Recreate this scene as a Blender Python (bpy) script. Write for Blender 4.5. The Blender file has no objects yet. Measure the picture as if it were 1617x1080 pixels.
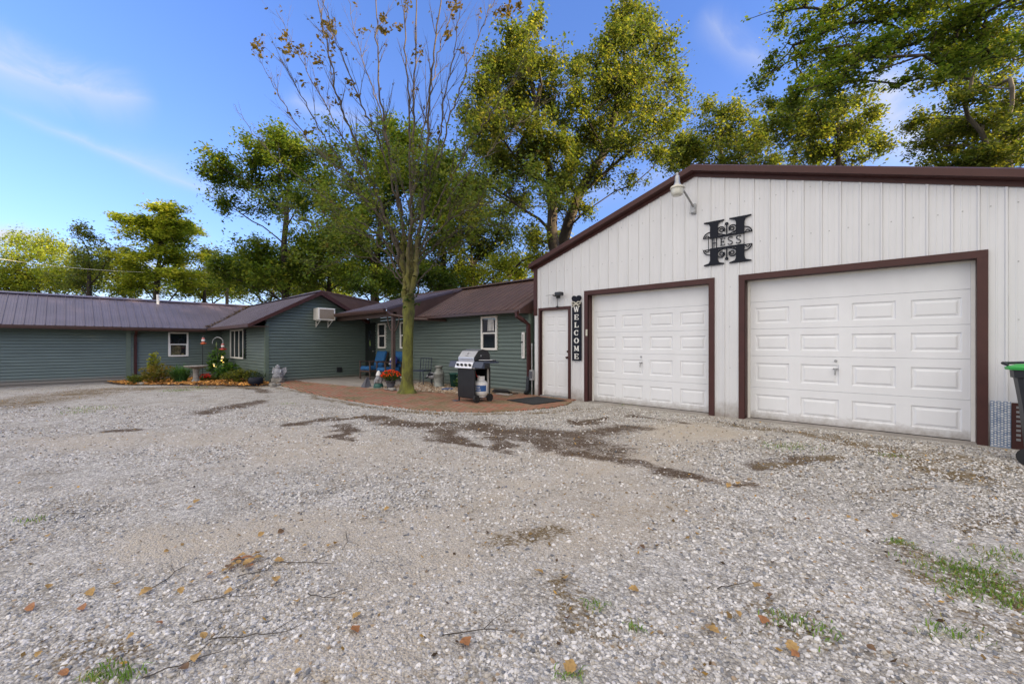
import bpy, math, random
import numpy as np
from mathutils import Vector, Matrix
R = math.radians
SC = bpy.context.scene
COL = SC.collection
random.seed(7)
rng = np.random.default_rng(11)

# ------------------------------------------------------------ camera
CA, SA, FOC, HOR = .7265, .6872, 665.0, 544.0
cam = bpy.data.cameras.new('camera')
cam.sensor_width = 36; cam.sensor_fit = 'HORIZONTAL'
cam.lens = FOC / 1617 * 36
cam.shift_y = 4 / 1617
cam.clip_start = .05; cam.clip_end = 1500
camo = bpy.data.objects.new('camera', cam); COL.objects.link(camo)
camo.location = (0, 0, 1.25)
camo.rotation_euler = (R(90), 0, math.atan2(SA, CA))
SC.camera = camo

# ------------------------------------------------------------ sun, sky, exposure
SUN_AZ = math.atan2(.47, .883)       # direction to the sun on the ground plane, from +X towards +Y
SUN_EL = R(14)
SC.view_settings.view_transform = 'Standard'
SC.view_settings.look = 'None'
SC.view_settings.gamma = 1
SC.view_settings.exposure = 1.84
sun = bpy.data.lights.new('sun', 'SUN'); sun.energy = 5; sun.angle = R(.5); sun.color = (1, .76, .45)
suno = bpy.data.objects.new('sun', sun); COL.objects.link(suno)
sd = Vector((math.cos(SUN_AZ) * math.cos(SUN_EL), math.sin(SUN_AZ) * math.cos(SUN_EL), math.sin(SUN_EL)))
suno.rotation_euler = sd.to_track_quat('Z', 'Y').to_euler()
suno.location = (20, 20, 30)
world = bpy.data.worlds.new('World'); SC.world = world; world.use_nodes = True
wn = world.node_tree; wn.nodes.clear()
def WN(t, **k):
    n = wn.nodes.new(t)
    for a, b in k.items(): setattr(n, a, b)
    return n
wo = WN('ShaderNodeOutputWorld'); bg = WN('ShaderNodeBackground')
sky = WN('ShaderNodeTexSky', sky_type='NISHITA', sun_disc=False)
sky.sun_elevation = R(24); sky.sun_rotation = math.pi / 2 - SUN_AZ
sky.sun_elevation = SUN_EL
sky.air_density = 1.0; sky.dust_density = .6; sky.ozone_density = 2.5; sky.altitude = 200
tc = WN('ShaderNodeTexCoord')
sx = WN('ShaderNodeSeparateXYZ'); wn.links.new(tc.outputs['Generated'], sx.inputs[0])
# thin wisps of cloud, drawn out along one direction, on a plane high above
mz = WN('ShaderNodeMath', operation='MAXIMUM'); mz.inputs[1].default_value = .04; wn.links.new(sx.outputs[2], mz.inputs[0])
dx = WN('ShaderNodeMath', operation='DIVIDE'); wn.links.new(sx.outputs[0], dx.inputs[0]); wn.links.new(mz.outputs[0], dx.inputs[1])
dy = WN('ShaderNodeMath', operation='DIVIDE'); wn.links.new(sx.outputs[1], dy.inputs[0]); wn.links.new(mz.outputs[0], dy.inputs[1])
cx = WN('ShaderNodeCombineXYZ'); wn.links.new(dx.outputs[0], cx.inputs[0]); wn.links.new(dy.outputs[0], cx.inputs[1])
mp = WN('ShaderNodeMapping'); mp.inputs['Rotation'].default_value = (0, 0, R(-62)); mp.inputs['Scale'].default_value = (.30, 1.0, 1)
mp.inputs['Location'].default_value = (3.1, 1.7, 0)
wn.links.new(cx.outputs[0], mp.inputs[0])
nz = WN('ShaderNodeTexNoise'); nz.inputs['Scale'].default_value = .9; nz.inputs['Detail'].default_value = 7; nz.inputs['Roughness'].default_value = .52; nz.inputs['Distortion'].default_value = .5
wn.links.new(mp.outputs[0], nz.inputs['Vector'])
cr = WN('ShaderNodeValToRGB'); cr.color_ramp.elements[0].position = .70; cr.color_ramp.elements[1].position = .92
cr.color_ramp.elements[0].color = (0, 0, 0, 1); cr.color_ramp.elements[1].color = (.62, .62, .62, 1)
wn.links.new(nz.outputs['Fac'], cr.inputs[0])
# unseen bright cloud banks added behind the viewer to fill the shade
n2 = WN('ShaderNodeTexNoise'); n2.inputs['Scale'].default_value = 2.2; n2.inputs['Detail'].default_value = 5
wn.links.new(tc.outputs['Generated'], n2.inputs['Vector'])
dt = WN('ShaderNodeVectorMath', operation='DOT_PRODUCT'); dt.inputs[1].default_value = (.12, -.58, .80)
wn.links.new(tc.outputs['Generated'], dt.inputs[0])
ad = WN('ShaderNodeMath', operation='ADD'); wn.links.new(dt.outputs['Value'], ad.inputs[0]); wn.links.new(n2.outputs['Fac'], ad.inputs[1])
cr2 = WN('ShaderNodeMapRange'); cr2.inputs[1].default_value = .93; cr2.inputs[2].default_value = 1.15
wn.links.new(ad.outputs[0], cr2.inputs[0])
mxx = WN('ShaderNodeMath', operation='MAXIMUM')
rb = WN('ShaderNodeRGBToBW'); wn.links.new(cr.outputs[0], rb.inputs[0])

tint = WN('ShaderNodeMix', data_type='RGBA', blend_type='MULTIPLY'); tint.inputs[0].default_value = 1

zr = WN('ShaderNodeMapRange'); zr.inputs[1].default_value = 0; zr.inputs[2].default_value = .7; wn.links.new(sx.outputs[2], zr.inputs[0])
zt_ = WN('ShaderNodeMix', data_type='RGBA'); wn.links.new(zr.outputs[0], zt_.inputs[0]); zt_.inputs[6].default_value = (.39, .38, .52, 1); zt_.inputs[7].default_value = (.47, .54, .80, 1)
wn.links.new(zt_.outputs[2], tint.inputs[7])
wn.links.new(sky.outputs[0], tint.inputs[6])
mix = WN('ShaderNodeMix', data_type='RGBA'); 
def skydir(px, py):
    X = (px-808)/FOC; return Vector((CA*X-SA, SA*X+CA, (HOR-py)/FOC)).normalized()
nw = WN('ShaderNodeTexNoise'); nw.inputs['Scale'].default_value = 9; nw.inputs['Detail'].default_value = 7; nw.inputs['Roughness'].default_value = .6; nw.inputs['Distortion'].default_value = .8
wn.links.new(tc.outputs['Generated'], nw.inputs['Vector'])
def mth(op, a, b=None, clamp=False):
    n = WN('ShaderNodeMath', operation=op, use_clamp=clamp)
    for i, v in enumerate((a, b)):
        if v is None: continue
        if isinstance(v, (int, float)): n.inputs[i].default_value = v
        else: wn.links.new(v, n.inputs[i])
    return n.outputs[0]
nrmv = WN('ShaderNodeVectorMath', operation='NORMALIZE'); wn.links.new(tc.outputs['Generated'], nrmv.inputs[0])
cur = rb.outputs[0]
for a_, b_, w_, st in (((-60,95),(215,160),.065,.55), ((20,180),(330,305),.018,.30), ((180,235),(420,330),.05,.16), ((-40,372),(12,372),.028,1.3), ((470,165),(570,185),.04,.35), ((1120,40),(1200,105),.05,.3), ((1380,130),(1470,250),.11,.75), ((-100,440),(700,440),.07,.45), ((880,310),(1180,250),.07,.22)):
    d1, d2 = skydir(*a_), skydir(*b_); n_ = d1.cross(d2).normalized(); m_ = (d1+d2).normalized(); ca_ = m_.dot(d1)
    v1 = WN('ShaderNodeVectorMath', operation='DOT_PRODUCT'); wn.links.new(nrmv.outputs[0], v1.inputs[0]); v1.inputs[1].default_value = n_
    v2 = WN('ShaderNodeVectorMath', operation='DOT_PRODUCT'); wn.links.new(nrmv.outputs[0], v2.inputs[0]); v2.inputs[1].default_value = m_
    off_ = mth('ADD', v1.outputs['Value'], mth('MULTIPLY', mth('SUBTRACT', nw.outputs['Fac'], .5), w_*1.2))
    g_ = mth('SUBTRACT', 1, mth('DIVIDE', mth('ABSOLUTE', off_), w_), True)
    e_ = WN('ShaderNodeMapRange', interpolation_type='SMOOTHSTEP'); e_.inputs[1].default_value = ca_-(1-ca_)*.5-.002; e_.inputs[2].default_value = ca_+(1-ca_)*.75; wn.links.new(v2.outputs['Value'], e_.inputs[0])
    k_ = mth('MULTIPLY', mth('MULTIPLY', mth('MULTIPLY', g_, g_), e_.outputs[0]), mth('MULTIPLY', mth('MULTIPLY', nw.outputs['Fac'], 1.9), st))
    cur = mth('ADD', cur, k_, True)
wn.links.new(cur, mix.inputs[0]); wn.links.new(tint.outputs[2], mix.inputs[6])
mix.inputs[7].default_value = (1.5, 1.55, 1.7, 1)
mixb = WN('ShaderNodeMix', data_type='RGBA'); wn.links.new(cr2.outputs[0], mixb.inputs[0]); wn.links.new(mix.outputs[2], mixb.inputs[6]); mixb.inputs[7].default_value = (3.5, 3.26, 3.04, 1)
wn.links.new(mixb.outputs[2], bg.inputs[0]); bg.inputs[1].default_value = .15
wn.links.new(bg.outputs[0], wo.inputs[0])

# ------------------------------------------------------------ helpers
def link(o, parent=None):
    COL.objects.link(o)
    if parent: o.parent = parent
    return o
def tag(o, label=None, cat=None, group=None, kind=None):
    if label: o['label'] = label
    if cat: o['category'] = cat
    if group: o['group'] = group
    if kind: o['kind'] = kind
    return o
def thing(name, label, cat, loc=(0, 0, 0), rz=0, group=None):
    o = bpy.data.objects.new(name, None); o.empty_display_size = .1
    COL.objects.link(o); o.location = loc; o.rotation_euler = (0, 0, rz)
    return tag(o, label, cat, group)
def copy_tree(o, parent=None):
    c = o.copy(); COL.objects.link(c); c.parent = parent
    for ch in list(o.children): copy_tree(ch, c)
    return c
class MB:
    def __init__(s): s.v = []; s.f = []; s.sm = []
    def add(s, vs, fs, sm=False):
        b = len(s.v); s.v += [tuple(map(float, p)) for p in vs]
        for f in fs: s.f.append([i + b for i in f]); s.sm.append(sm)
        return s
    def quad(s, a, b, c, d): return s.add([a, b, c, d], [(0, 1, 2, 3)])
    def poly(s, pts): return s.add(pts, [tuple(range(len(pts)))])
    def box(s, x0, y0, z0, x1, y1, z1):
        v = [(x0,y0,z0),(x1,y0,z0),(x1,y1,z0),(x0,y1,z0),(x0,y0,z1),(x1,y0,z1),(x1,y1,z1),(x0,y1,z1)]
        return s.add(v, [(0,3,2,1),(4,5,6,7),(0,1,5,4),(1,2,6,5),(2,3,7,6),(3,0,4,7)])
    def bevbox(s, x0, y0, z0, x1, y1, z1, b=.01):
        # box with chamfered edges (8 corners cut in three)
        xs=(x0,x1); ys=(y0,y1); zs=(z0,z1); v=[]; idx={}
        for i in (0,1):
            for j in (0,1):
                for k in (0,1):
                    sx_=1-2*i; sy_=1-2*j; sz_=1-2*k
                    idx[i,j,k]=len(v)
                    v+=[(xs[i],ys[j]+sy_*b,zs[k]+sz_*b),(xs[i]+sx_*b,ys[j],zs[k]+sz_*b),(xs[i]+sx_*b,ys[j]+sy_*b,zs[k])]
        f=[]
        for a in (0,1):
            f.append([idx[a,0,0],idx[a,1,0],idx[a,1,1],idx[a,0,1]])
            f.append([idx[0,a,0]+1,idx[1,a,0]+1,idx[1,a,1]+1,idx[0,a,1]+1])
            f.append([idx[0,0,a]+2,idx[1,0,a]+2,idx[1,1,a]+2,idx[0,1,a]+2])
        for j in (0,1):
            for k in (0,1): f.append([idx[0,j,k]+1,idx[1,j,k]+1,idx[1,j,k]+2,idx[0,j,k]+2])
        for i in (0,1):
            for k in (0,1): f.append([idx[i,0,k],idx[i,1,k],idx[i,1,k]+2,idx[i,0,k]+2])
            for j in (0,1): f.append([idx[i,j,0],idx[i,j,1],idx[i,j,1]+1,idx[i,j,0]+1])
            for j in (0,1):
                for k in (0,1): f.append([idx[i,j,k],idx[i,j,k]+1,idx[i,j,k]+2])
        return s.add(v, f)
    def tube(s, pts, rad, n=8, cap=True, sm=True):
        pts = [Vector(p) for p in pts]; N = len(pts)
        if not hasattr(rad, '__len__'): rad = [rad] * N
        vs = []; fs = []; ref = None
        for i, p in enumerate(pts):
            t = (pts[min(i+1, N-1)] - pts[max(i-1, 0)])
            t = t.normalized() if t.length > 1e-9 else Vector((0,0,1))
            if ref is None: ref = t.orthogonal().normalized()
            ref = (ref - t * ref.dot(t)); ref = ref.normalized() if ref.length > 1e-6 else t.orthogonal().normalized()
            b = t.cross(ref)
            for k in range(n):
                a = 2 * math.pi * k / n
                vs.append(p + (ref * math.cos(a) + b * math.sin(a)) * rad[i])
        for i in range(N-1):
            for k in range(n):
                fs.append((i*n+k, i*n+(k+1) % n, (i+1)*n+(k+1) % n, (i+1)*n+k))
        s.add(vs, fs, sm)
        if cap:
            s.add(vs[:n], [tuple(range(n))[::-1]]); s.add(vs[-n:], [tuple(range(n))])
        return s
    def lathe(s, prof, c=(0,0,0), n=20, sm=True):
        vs = []; fs = []
        for r, z in prof:
            for k in range(n):
                a = 2*math.pi*k/n; vs.append((c[0]+r*math.cos(a), c[1]+r*math.sin(a), c[2]+z))
        for i in range(len(prof)-1):
            for k in range(n):
                fs.append((i*n+k, i*n+(k+1) % n, (i+1)*n+(k+1) % n, (i+1)*n+k))
        return s.add(vs, fs, sm)
    def blob(s, c, r, seed=0, amp=.12, n=10, m=7, freq=2.5):
        rr = random.Random(seed); ph = [rr.uniform(0, 6.28) for _ in range(6)]
        vs = []; fs = []
        for i in range(m+1):
            th = math.pi*i/m
            for k in range(n):
                a = 2*math.pi*k/n
                d = Vector((math.sin(th)*math.cos(a), math.sin(th)*math.sin(a), math.cos(th)))
                q = 1+amp*(math.sin(freq*d.x*2+ph[0])+math.sin(freq*d.y*2.3+ph[1])+math.sin(freq*d.z*2.1+ph[2]))
                vs.append((c[0]+d.x*r[0]*q, c[1]+d.y*r[1]*q, c[2]+d.z*r[2]*q))
        for i in range(m):
            for k in range(n): fs.append((i*n+k, (i+1)*n+k, (i+1)*n+(k+1) % n, i*n+(k+1) % n))
        return s.add(vs, fs, True)
    def prism(s, pts2, axis, a, b):
        """polygon of 2D points extruded along an axis between a and b"""
        def P(p, t): return {'x': (t, p[0], p[1]), 'y': (p[0], t, p[1]), 'z': (p[0], p[1], t)}[axis]
        n = len(pts2); vs = [P(p, a) for p in pts2] + [P(p, b) for p in pts2]
        fs = [tuple(range(n))[::-1], tuple(range(n, 2*n))] + [(i, (i+1) % n, n+(i+1) % n, n+i) for i in range(n)]
        return s.add(vs, fs)
    def stroke(s, pts2, w, plane_y, depth, wv=None):
        """flat ribbon in an xz plane with thickness depth, miter joined"""
        n = len(pts2); L = []; Rr = []
        for i, p in enumerate(pts2):
            a = Vector(pts2[max(i-1,0)]); b = Vector(pts2[min(i+1,n-1)]); t = (b-a).normalized() if (b-a).length > 0 else Vector((1,0))
            nn = Vector((-t.y, t.x)); ww = (wv[i] if wv else w)/2
            L.append((p[0]+nn.x*ww, p[1]+nn.y*ww)); Rr.append((p[0]-nn.x*ww, p[1]-nn.y*ww))
        for i in range(n-1):
            q = [L[i], L[i+1], Rr[i+1], Rr[i]]
            vs = [(a, plane_y, b) for a, b in q] + [(a, plane_y+depth, b) for a, b in q]
            fs = [(0,1,2,3),(4,7,6,5),(0,4,5,1),(2,6,7,3)]
            if i == 0: fs.append((0,3,7,4))
            if i == n-2: fs.append((1,5,6,2))
            s.add(vs, fs)
        return s
    def build(s, name, mat, parent=None, bevel=0, loc=None):
        me = bpy.data.meshes.new(name); me.from_pydata(s.v, [], s.f)
        me.polygons.foreach_set('use_smooth', s.sm)
        if mat: me.materials.append(mat)
        me.update()
        o = bpy.data.objects.new(name, me); link(o, parent)
        if loc: o.location = loc
        if bevel:
            md = o.modifiers.new('b', 'BEVEL'); md.width = bevel; md.segments = 2; md.limit_method = 'ANGLE'
        return o
def npmesh(name, verts, faces, mat, parent=None, smooth=False, colors=None, cname='tint'):
    """verts Nx3, faces Mx(3|4) arrays; colors per vertex Nx3"""
    me = bpy.data.meshes.new(name); verts = np.asarray(verts, np.float32); faces = np.asarray(faces, np.int32)
    k = faces.shape[1]
    me.vertices.add(len(verts)); me.vertices.foreach_set('co', verts.ravel())
    me.loops.add(faces.size); me.loops.foreach_set('vertex_index', faces.ravel())
    me.polygons.add(len(faces)); me.polygons.foreach_set('loop_start', np.arange(0, faces.size, k, dtype=np.int32))
    me.polygons.foreach_set('loop_total', np.full(len(faces), k, np.int32))
    me.polygons.foreach_set('use_smooth', np.full(len(faces), smooth, bool))
    me.update(calc_edges=True)
    if colors is not None:
        at = me.attributes.new(cname, 'FLOAT_COLOR', 'POINT')
        c4 = np.ones((len(verts), 4), np.float32); c4[:, :3] = colors; at.data.foreach_set('color', c4.ravel())
    if mat: me.materials.append(mat)
    o = bpy.data.objects.new(name, me); link(o, parent); return o
def at(px, py, Z):
    """world point seen at photo pixel (px,py), Z metres in front of the viewer"""
    X = (px-808)/FOC*Z
    return Vector((CA*X-SA*Z, SA*X+CA*Z, 1.25+(HOR-py)/FOC*Z))

# ------------------------------------------------------------ numpy noise
def vnoise(x, y, seed=0):
    x = np.asarray(x, float); y = np.asarray(y, float)
    xi = np.floor(x).astype(np.int64); yi = np.floor(y).astype(np.int64); xf = x-xi; yf = y-yi
    xf = xf*xf*(3-2*xf); yf = yf*yf*(3-2*yf)
    def h(a, b):
        n = (a*374761393+b*668265263+seed*974634777) & 0xffffffff
        n = ((n ^ (n >> 13))*1274126177) & 0xffffffff
        return ((n ^ (n >> 16)) & 0xffff)/65535.
    return (h(xi,yi)*(1-xf)+h(xi+1,yi)*xf)*(1-yf)+(h(xi,yi+1)*(1-xf)+h(xi+1,yi+1)*xf)*yf
def fbm(x, y, seed=0, o=4):
    s = 0; a = .5; t = 0
    for i in range(o): s = s+a*vnoise(x*2**i, y*2**i, seed+i); t += a; a *= .55
    return s/t
def sstep(a, b, x): t = np.clip((x-a)/(b-a), 0, 1); return t*t*(3-2*t)

# ------------------------------------------------------------ materials
M = {}
def mat(name, col, rough=.6, metal=0, spec=.5, noise=0, nscale=8, bump=0, bscale=60, col2=None, trans=0, attr=None, stretch=None, sheen=0, coat=0):
    m = bpy.data.materials.new(name); m.use_nodes = True; nt = m.node_tree; b = nt.nodes['Principled BSDF']
    b.inputs['Base Color'].default_value = (*col, 1); b.inputs['Roughness'].default_value = rough
    b.inputs['Metallic'].default_value = metal; b.inputs['Specular IOR Level'].default_value = spec
    if coat: b.inputs['Coat Weight'].default_value = coat
    tcn = nt.nodes.new('ShaderNodeTexCoord'); vec = tcn.outputs['Object']
    if stretch:
        mpn = nt.nodes.new('ShaderNodeMapping'); mpn.inputs['Scale'].default_value = stretch; nt.links.new(vec, mpn.inputs[0]); vec = mpn.outputs[0]
    src = None
    if noise or col2:
        n = nt.nodes.new('ShaderNodeTexNoise'); n.inputs['Scale'].default_value = nscale; n.inputs['Detail'].default_value = 6; n.inputs['Roughness'].default_value = .6
        nt.links.new(vec, n.inputs['Vector'])
        r = nt.nodes.new('ShaderNodeValToRGB'); r.color_ramp.elements[0].position = .32; r.color_ramp.elements[1].position = .68
        c2 = col2 or tuple(c*(1-noise) for c in col); c1 = col if col2 else tuple(min(1, c*(1+noise*.6)) for c in col)
        r.color_ramp.elements[0].color = (*c2, 1); r.color_ramp.elements[1].color = (*c1, 1)
        nt.links.new(n.outputs['Fac'], r.inputs[0]); src = r.outputs[0]
    if attr:
        a = nt.nodes.new('ShaderNodeAttribute'); a.attribute_name = attr
        if src:
            mm = nt.nodes.new('ShaderNodeMix'); mm.data_type = 'RGBA'; mm.blend_type = 'MULTIPLY'; mm.inputs[0].default_value = 1
            nt.links.new(src, mm.inputs[6]); nt.links.new(a.outputs['Color'], mm.inputs[7]); src = mm.outputs[2]
        else: src = a.outputs['Color']
    if src: nt.links.new(src, b.inputs['Base Color'])
    if bump:
        n = nt.nodes.new('ShaderNodeTexNoise'); n.inputs['Scale'].default_value = bscale; n.inputs['Detail'].default_value = 4
        nt.links.new(vec, n.inputs['Vector'])
        bp = nt.nodes.new('ShaderNodeBump'); bp.inputs['Strength'].default_value = bump; bp.inputs['Distance'].default_value = .01
        nt.links.new(n.outputs['Fac'], bp.inputs['Height']); nt.links.new(bp.outputs[0], b.inputs['Normal'])
    if trans:
        o = nt.nodes['Material Output']; t = nt.nodes.new('ShaderNodeBsdfTranslucent'); mx = nt.nodes.new('ShaderNodeMixShader'); mx.inputs[0].default_value = trans
        if src: 
            g = nt.nodes.new('ShaderNodeMix'); g.data_type = 'RGBA'; g.blend_type = 'MULTIPLY'; g.inputs[0].default_value = 1; g.inputs[7].default_value = (1.7, 1.5, .7, 1)
            nt.links.new(src, g.inputs[6]); nt.links.new(g.outputs[2], t.inputs[0])
        else: t.inputs[0].default_value = (*col, 1)
        nt.links.new(b.outputs[0], mx.inputs[1]); nt.links.new(t.outputs[0], mx.inputs[2]); nt.links.new(mx.outputs[0], o.inputs[0])
    M[name] = m; return m
mat('white_metal', (.63, .64, .66), .42, noise=.05, nscale=1.6, stretch=(3, 3, .6), bump=.05, bscale=4)
def foot_dirt(m, h):
    nt = m.node_tree; b = nt.nodes['Principled BSDF']; L = nt.links; src = b.inputs['Base Color'].links[0].from_socket
    t_ = nt.nodes.new('ShaderNodeTexCoord'); sp = nt.nodes.new('ShaderNodeSeparateXYZ'); L.new(t_.outputs['Object'], sp.inputs[0])
    n = nt.nodes.new('ShaderNodeTexNoise'); n.inputs['Scale'].default_value = 9; n.inputs['Detail'].default_value = 8; n.inputs['Roughness'].default_value = .7; L.new(t_.outputs['Object'], n.inputs['Vector'])
    a = nt.nodes.new('ShaderNodeMath'); a.operation = 'MULTIPLY_ADD'; L.new(n.outputs['Fac'], a.inputs[0]); a.inputs[1].default_value = -h*1.6; L.new(sp.outputs[2], a.inputs[2])
    r = nt.nodes.new('ShaderNodeMapRange'); r.inputs[1].default_value = -h*.85; r.inputs[2].default_value = h*.25; r.inputs[3].default_value = .75; r.inputs[4].default_value = 0; L.new(a.outputs[0], r.inputs[0])
    x = nt.nodes.new('ShaderNodeMix'); x.data_type = 'RGBA'; L.new(r.outputs[0], x.inputs[0]); L.new(src, x.inputs[6]); x.inputs[7].default_value = (.20, .16, .12, 1); L.new(x.outputs[2], b.inputs['Base Color'])
mat('door_white', (.72, .735, .76), .45, noise=.05, nscale=2, stretch=(1, 1, .5))
foot_dirt(M['white_metal'], .30); foot_dirt(M['door_white'], .16)
mat('trim_brown', (.058, .020, .018), .5, spec=.35, noise=.15, nscale=5)
mat('roof_metal', (.098, .080, .108), .36, noise=.22, nscale=1.3, stretch=(1, 1, 1), bump=.05, bscale=3)
mat('roof_brown', (.10, .056, .044), .40, noise=.28, nscale=2.2, bump=.05, bscale=3)
mat('siding', (.108, .146, .130), .55, noise=.13, nscale=2.4, stretch=(.6, .6, 4), bump=.08, bscale=30)
mat('siding_trim', (.11, .15, .115), .55, noise=.1)
mat('vinyl', (.78, .77, .73), .4, noise=.05)
foot_dirt(M['siding'], .14)
mat('gutter_brown', (.075, .040, .034), .4, noise=.2, nscale=6)
mat('wood_brown', (.085, .055, .045), .6, noise=.3, nscale=9, stretch=(4, 4, 1))
mat('glass_dark', (.012, .016, .022), .04, spec=1.0)
mat('blind', (.16, .165, .15), .7)
mat('door_dark', (.010, .014, .014), .4)
mat('black_metal', (.012, .013, .017), .32, noise=.3, nscale=10)
mat('black_plastic', (.016, .018, .022), .38, noise=.2, nscale=6)
mat('rubber', (.012, .012, .013), .7)
mat('navy_metal', (.028, .040, .075), .35, noise=.2, nscale=6)
mat('steel', (.60, .60, .62), .34, metal=.85, noise=.08, nscale=14, stretch=(1, 1, 12))
mat('galv', (.38, .39, .40), .45, metal=.6, noise=.25, nscale=14)
mat('lamp_glass', (.62, .62, .56), .15)
mat('concrete', (.30, .275, .25), .85, noise=.22, nscale=3, bump=.3, bscale=70)
mat('stone', (.27, .255, .23), .85, noise=.3, nscale=12, bump=.4, bscale=40)
mat('grey_stone', (.10, .105, .13), .8, noise=.3, nscale=18, bump=.3)
mat('statue', (.30, .31, .34), .75, noise=.55, nscale=22, bump=.3, bscale=50)
mat('blue_fabric', (.018, .115, .30), .85, noise=.2, nscale=14, bump=.15, bscale=120)
mat('pillow_blue', (.025, .035, .24), .8)
mat('white_paint', (.72, .72, .70), .5)
mat('cream_paint', (.55, .53, .45), .45, noise=.2, nscale=9)
mat('sign_black', (.008, .010, .018), .6, spec=.2)
mat('red_plastic', (.45, .03, .02), .3)
mat('orange_plastic', (.55, .10, .02), .35)
mat('nectar_glass', (.42, .12, .10), .12)
mat('lime_metal', (.14, .20, .06), .5)
mat('green_plastic', (.035, .33, .065), .38)
mat('label_blue', (.02, .09, .28), .4)
mat('yellow_ink', (.62, .60, .03), .5)
mat('can_metal', (.25, .26, .24), .5, metal=.35, noise=.4, nscale=9)
mat('teal_paint', (.02, .10, .085), .5, noise=.3, nscale=8)
mat('grill_mesh', (.30, .23, .16), .7)
mat('bark', (.034, .026, .019), .9, noise=.45, nscale=5, bump=.8, bscale=18, stretch=(1, 1, .3))
mat('bark_grey', (.09, .078, .06), .9, noise=.4, nscale=7, bump=.7, bscale=20, stretch=(1, 1, .3))
mat('moss_bark', (.165, .175, .030), .95, col2=(.055, .052, .02), nscale=9, bump=1, bscale=30, stretch=(1, 1, .4))
mat('twig_bark', (.075, .060, .042), .85, noise=.3, nscale=3)
mat('leaf', (1, 1, 1), .55, attr='tint', trans=.5, spec=.3)
mat('dry_leaf', (1, 1, 1), .7, attr='tint', trans=.15, spec=.2)
mat('grass_blade', (1, 1, 1), .6, attr='tint', trans=.3, spec=.3)
mat('stone_chip', (1, 1, 1), .85, attr='tint', noise=.22, nscale=90, col2=None)
mat('mulch', (1, 1, 1), .9, attr='tint')
mat('mat_black', (.022, .024, .026), .9, noise=.4, nscale=20, bump=.6, bscale=90)
mat('pole_wood', (.12, .10, .075), .9, noise=.3, nscale=10, stretch=(4, 4, 1))
mat('pebble', (1, 1, 1), .7, attr='tint')
mat('soffit', (.09, .055, .048), .6)

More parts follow.
